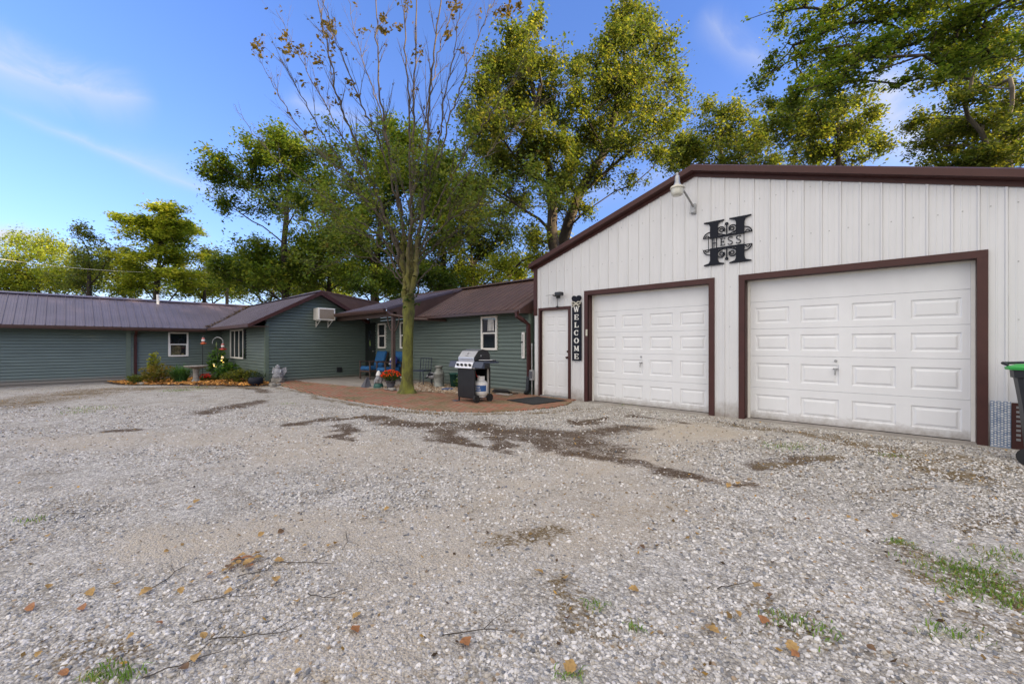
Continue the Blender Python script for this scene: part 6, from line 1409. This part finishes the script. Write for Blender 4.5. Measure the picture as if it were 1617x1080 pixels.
# shepherd hooks and hummingbird feeders
def hook(name, label, x_, y_, h, hoop=None):
    t = thing(name, label, 'garden hook', (x_, y_, lz(x_, y_)))
    b = MB(); b.tube([(0,0,0),(.02,0,h*.5),(.0,0,h)], .011, 6); b.build('stake', M['black_metal'], t); return t
hz = lz(-17.9, 3.3)
t = hook('shepherd_hook', 'thin black garden pole holding the left hummingbird feeder', -17.75, 3.22, 1.55)
b = MB(); b.tube([(0,0,1.55)]+[(.07-.07*math.cos(R(a)), 0, 1.55+.07*math.sin(R(a))) for a in range(20, 200, 20)], .009, 6); b.build('hook', M['black_metal'], t)
def feeder(label, loc, flared):
    t = thing('hummingbird_feeder', label, 'bird feeder', loc, 0, 'hummingbird feeders')
    b = MB(); b.tube([(0,0,0),(0,0,-.05)], .004, 5); b.tube([(0,0,-.05),(0,0,-.07)], .02, 8); b.build('hanger', M['galv'], t)
    b = MB(); b.lathe([(0,-.07),(.03,-.075),(.045,-.10),(.05,-.20),(.035,-.24)] if not flared else [(0,-.07),(.035,-.075),(.05,-.11),(.035,-.20),(.03,-.22)], n=14); b.build('bottle', M['nectar_glass'], t)
    b = MB(); b.lathe([(.046,-.13),(.053,-.15),(.052,-.19),(.047,-.195)], n=14); b.build('label', M['white_paint'], t)
    r_ = .10 if flared else .075
    b = MB(); b.lathe([(0,-.235),(.04,-.235),(r_*.8,-.25),(r_,-.275),(r_*.7,-.30),(0,-.305)], n=16)
    for k in range(5): a = k*1.257; b.blob((r_*math.cos(a), r_*math.sin(a), -.265), (.022,.022,.014), k, .05, 8, 5)
    b.build('tray', M['orange_plastic'] if not flared else M['red_plastic'], t)
    return t
feeder('left hummingbird feeder with orange tray hanging on the thin black pole', (-17.63, 3.22, hz+1.62), False)
t = hook('hoop_stand', 'garden stake with a pale hoop and green bird cut-out, right of the black pole', -17.55, 3.62, 1.25)
b = MB(); b.tube([(.19*math.cos(R(a))*.73, .19*math.cos(R(a))*.68, 1.36+.19*math.sin(R(a))) for a in range(-15, 200, 12)], .012, 6); b.build('hoop', M['galv'], t)
b = MB(); b.prism([(-.13,1.30),(-.05,1.34),(.0,1.40),(.03,1.33),(.09,1.31),(.03,1.27),(.0,1.20),(-.05,1.26)], 'y', -.004, .004); c = b.build('bird_cutout', M['lime_metal'], t); c.location = (-.04, -.03, 0)
feeder('right hummingbird feeder with flared red tray hanging from the pale hoop', (-17.42, 3.74, hz+1.42), True)

# ================================================================ right edge: wheeled bin, lattice block
t = thing('wheeled_bin', 'black wheeled rubbish bin with a bright green lid at the right edge by the garage', 'wheelie bin', (1.215, 6.93, 0), R(62))
b = MB(); ring = lambda z_, hx, hy, oy=0, ch=.05: [(-hx+ch,-hy+oy,z_),(hx-ch,-hy+oy,z_),(hx,-hy+ch+oy,z_),(hx,hy-ch+oy,z_),(hx-ch,hy+oy,z_),(-hx+ch,hy+oy,z_),(-hx,hy-ch+oy,z_),(-hx,-hy+ch+oy,z_)]
rs = [ring(.03,.235,.285,.0), ring(.20,.245,.295,.0), ring(.62,.265,.325), ring(.90,.285,.355), ring(.905,.30,.37), ring(.98,.305,.375)]
vs = [p_ for r_ in rs for p_ in r_]; b.add(vs, [(i*8+k, i*8+(k+1) % 8, i*8+8+(k+1) % 8, i*8+8+k) for i in range(5) for k in range(8)]+[tuple(range(8))[::-1]]); body = b.build('bin_body', M['black_plastic'], t)
b = MB(); vs = [p_ for r_ in (ring(.985,.325,.40), ring(1.01,.33,.405), ring(1.045,.27,.34), ring(1.055,.10,.15)) for p_ in r_]; b.add(vs, [(i*8+k, i*8+(k+1) % 8, i*8+8+(k+1) % 8, i*8+8+k) for i in range(3) for k in range(8)]+[tuple(range(24, 32)), tuple(range(8))[::-1]]); b.build('lid', M['green_plastic'], t)
b = MB(); b.tube([(-.24,.39,1.03),(-.24,.43,1.05),(.24,.43,1.05),(.24,.39,1.03)], .016, 8); b.build('handle', M['black_plastic'], t)
for x_ in (-.27, .27):
    b = MB(); b.tube([(x_-.025, .225, .09), (x_+.025, .225, .09)], .09, 20); w_ = b.build('wheel', M['rubber'], t)
b = MB()
for k in range(3): b.box(-.318, -.25+k*.20, .80, -.27, -.15+k*.20, .90)
for k in range(3): b.box(-.22+k*.16, -.385, .80, -.12+k*.16, -.34, .90)
b.build('rim_ribs', M['black_plastic'], t)
# yellow stamped marks running up the front left side
b = MB(); r = random.Random(3)
for row in range(4):
    for c_ in range(6):
        z_ = .50+c_*.034+row*.012; yy = .02+row*.055+c_*.004; x_ = -.2655-(z_-.62)*.075-.006
        if r.random() < .9: b.add([(x_, yy+.034, z_), (x_, yy, z_+.004), (x_, yy, z_+.022), (x_, yy+.034, z_+.017)], [(0,1,2,3)])
b.build('stamped_text', M['yellow_ink'], t)
mat('tile_blue', (.34, .40, .50), .35, col2=(.10, .16, .28), nscale=26)
t = thing('patterned_panel', 'low blue and white patterned tile panel against the garage beside the maroon door trim', 'panel', (.715, GY-.022, 0))
b = MB(); b.box(0, -.02, -.02, .165, 0, .56); b.build('panel', M['tile_blue'], t)
b = MB(); r = random.Random(9)
for i in range(6):
    for j in range(19):
        x_ = .014+i*.027; z_ = .02+j*.029+(i % 2)*.012; s_ = r.uniform(.008, .013)
        b.add([(x_-s_, -.0215, z_), (x_, -.0215, z_-s_), (x_+s_, -.0215, z_), (x_, -.0215, z_+s_)], [(0,1,2,3)])
b.build('mosaic_pattern', M['white_paint'], t)
t = thing('slotted_post', 'short brown metal post with a column of square holes between tile panel and bin', 'post', (.885, GY-.03, 0))
b = MB(); b.box(0, -.02, -.02, .11, 0, .55); b.build('post', M['trim_brown'], t)
b = MB()
for j in range(8): b.box(.035, -.0225, .10+j*.055, .07, -.0205, .128+j*.055)
b.build('slots', M['galv'], t)

# ================================================================ fallen leaves and twigs lying on the drive
def leaf_mesh(seed):
    r = random.Random(seed); n = 9; b = MB(); L = 1.0; vs = []; 
    for i in range(n):
        s_ = i/(n-1); w = .42*math.sin(math.pi*min(1, s_*1.02))**.7*(1+.22*math.sin(s_*17+r.random()*6)); c = .16*math.sin(s_*3.3+r.random()*.5)*r.choice((1, 1, -1)) if False else .16*math.sin(s_*3.1)
        for k in (-1, -.5, 0, .5, 1): vs.append(((s_-.5)*L, w*k, c+.28*abs(k)**1.5*w*(1.2+.6*math.sin(s_*5+seed))))
    fs = [(i*5+k, i*5+k+1, i*5+k+6, i*5+k+5) for i in range(n-1) for k in range(4)]
    b.add(vs, fs, True); b.tube([(-.75, .03, .03), (-.5, 0, .02)], .012, 4)
    return b
LM = []
for k, (c1, nm) in enumerate((((.40,.25,.085), 'leaf_yellow'), ((.32,.14,.05), 'leaf_orange'), ((.15,.085,.04), 'leaf_brown'))):
    mat(nm, c1, .65, noise=.35, nscale=3, trans=.12)
    for s_ in range(2):
        bb = leaf_mesh(k*2+s_); me = bpy.data.meshes.new('leaf'); me.from_pydata(bb.v, [], bb.f); me.materials.append(M[nm]); LM.append((me, k))
lp = [(376,892),(384,896),(379,884),(392,893),(398,888),(366,903),(388,902),(405,877),(408,886),(372,889),(396,898),(360,899),(370,897),(390,886),(402,880),(355,905),(412,905),(300,925),(330,912),(285,938),(160,905),(143,941),(180,928),(76,931),(130,965),(60,1040),(232,1030),(205,1012),(250,990),(320,1010),(260,850),(262,875),(310,795),(300,805),(443,844),(400,825),(395,800),(412,848),(575,820),(530,862),(480,867),(520,865),(435,920),(468,955),(563,978),(560,1000),(470,1068),(355,920),(310,1045),(735,1020),(360,940),(230,940),(440,890),(1000,937),(935,818),(850,908),(890,918),(895,982),(1125,1002),(1165,975),(1205,985),(1215,945),(1275,823),(1340,820),(1412,818),(1150,770),(1165,766),(920,767),(1012,868),(1025,840),(1250,1028),(1255,1040),(1195,930),(1375,1030),(900,1060),(1100,1068),(610,807),(75,850),(20,858),(100,1070),(48,965),(640,745),(500,770),(290,1062)]
grp = 'fallen leaves scattered on the gravel'
cl_ = ['curled yellow fallen leaf on the gravel', 'orange fallen leaf on the gravel', 'brown fallen leaf on the gravel']
for i, (px, py) in enumerate(lp):
    k = rng.integers(0, 10); me, kk = LM[int([0, 1, 0, 1, 0, 1, 2, 3, 4, 5][k])]; x_, y_ = g2(px, py)
    o = bpy.data.objects.new('fallen_leaf', me); COL.objects.link(o); s_ = rng.uniform(.028, .062); o.scale = (s_, s_*.9, s_*.6)
    o.location = (x_, y_, lz(x_, y_)+.020); o.rotation_euler = (rng.normal(0, .25), rng.normal(0, .25), rng.uniform(0, 6.28)); tag(o, cl_[kk], 'leaf', grp)
TW = [([(330,1015),(400,1008),(455,1003),(480,990)], 'bent thin twig ending near the dark green clump at lower centre left'),
      ([(230,940),(262,918),(290,898),(300,888)], 'dark forked twig lying left of the pile of yellow leaves'),
      ([(445,893),(490,891),(530,894)], 'straight thin twig right of the pile of yellow leaves'),
      ([(485,942),(510,949),(535,946)], 'short curved dark twig right of centre of the left foreground'),
      ([(305,955),(350,948),(410,944)], 'long pale twig just below the pile of yellow leaves'),
      ([(700,1008),(760,998),(830,1002)], 'thin twig at the bottom middle running to the right'),
      ([(1130,932),(1165,928),(1190,920)], 'slim curved twig in the gravel right of the middle foreground'),
      ([(225,1075),(300,1050),(360,1030)], 'long twig at the bottom left corner of the gravel'),
      ([(545,845),(548,860),(540,870)], 'tiny upright bent twig near the centre of the drive'),
      ([(375,915),(420,905),(445,880)], 'forked twig partly under the yellow leaf pile')]
for pts, lb in TW:
    W_ = [g2(*p_) for p_ in pts]; x0_, y0_ = W_[0]; b = MB(); P = []
    for a_, c_ in zip(W_[:-1], W_[1:]):
        for j in range(4): s_ = j/4; P.append((a_[0]+(c_[0]-a_[0])*s_-x0_+rng.normal(0, .004), a_[1]+(c_[1]-a_[1])*s_-y0_+rng.normal(0, .004), .016+rng.normal(0, .002)))
    P.append((W_[-1][0]-x0_, W_[-1][1]-y0_, .02)); rad = [.0028*(1-.7*i/len(P)) for i in range(len(P))]
    b.tube(P, rad, 5); m_ = len(P)//2; d_ = Vector(P[m_+1])-Vector(P[m_-1]); d_.normalize(); side = Vector((-d_.y, d_.x, .2)); b.tube([P[m_], tuple(Vector(P[m_])+(d_+side)*.05), tuple(Vector(P[m_])+(d_*1.3+side)*.10)], [.0016, .0013, .0008], 4)
    tag(b.build('fallen_twig', M['twig_bark'], loc=(x0_, y0_, lz(x0_, y0_))), lb, 'twig')
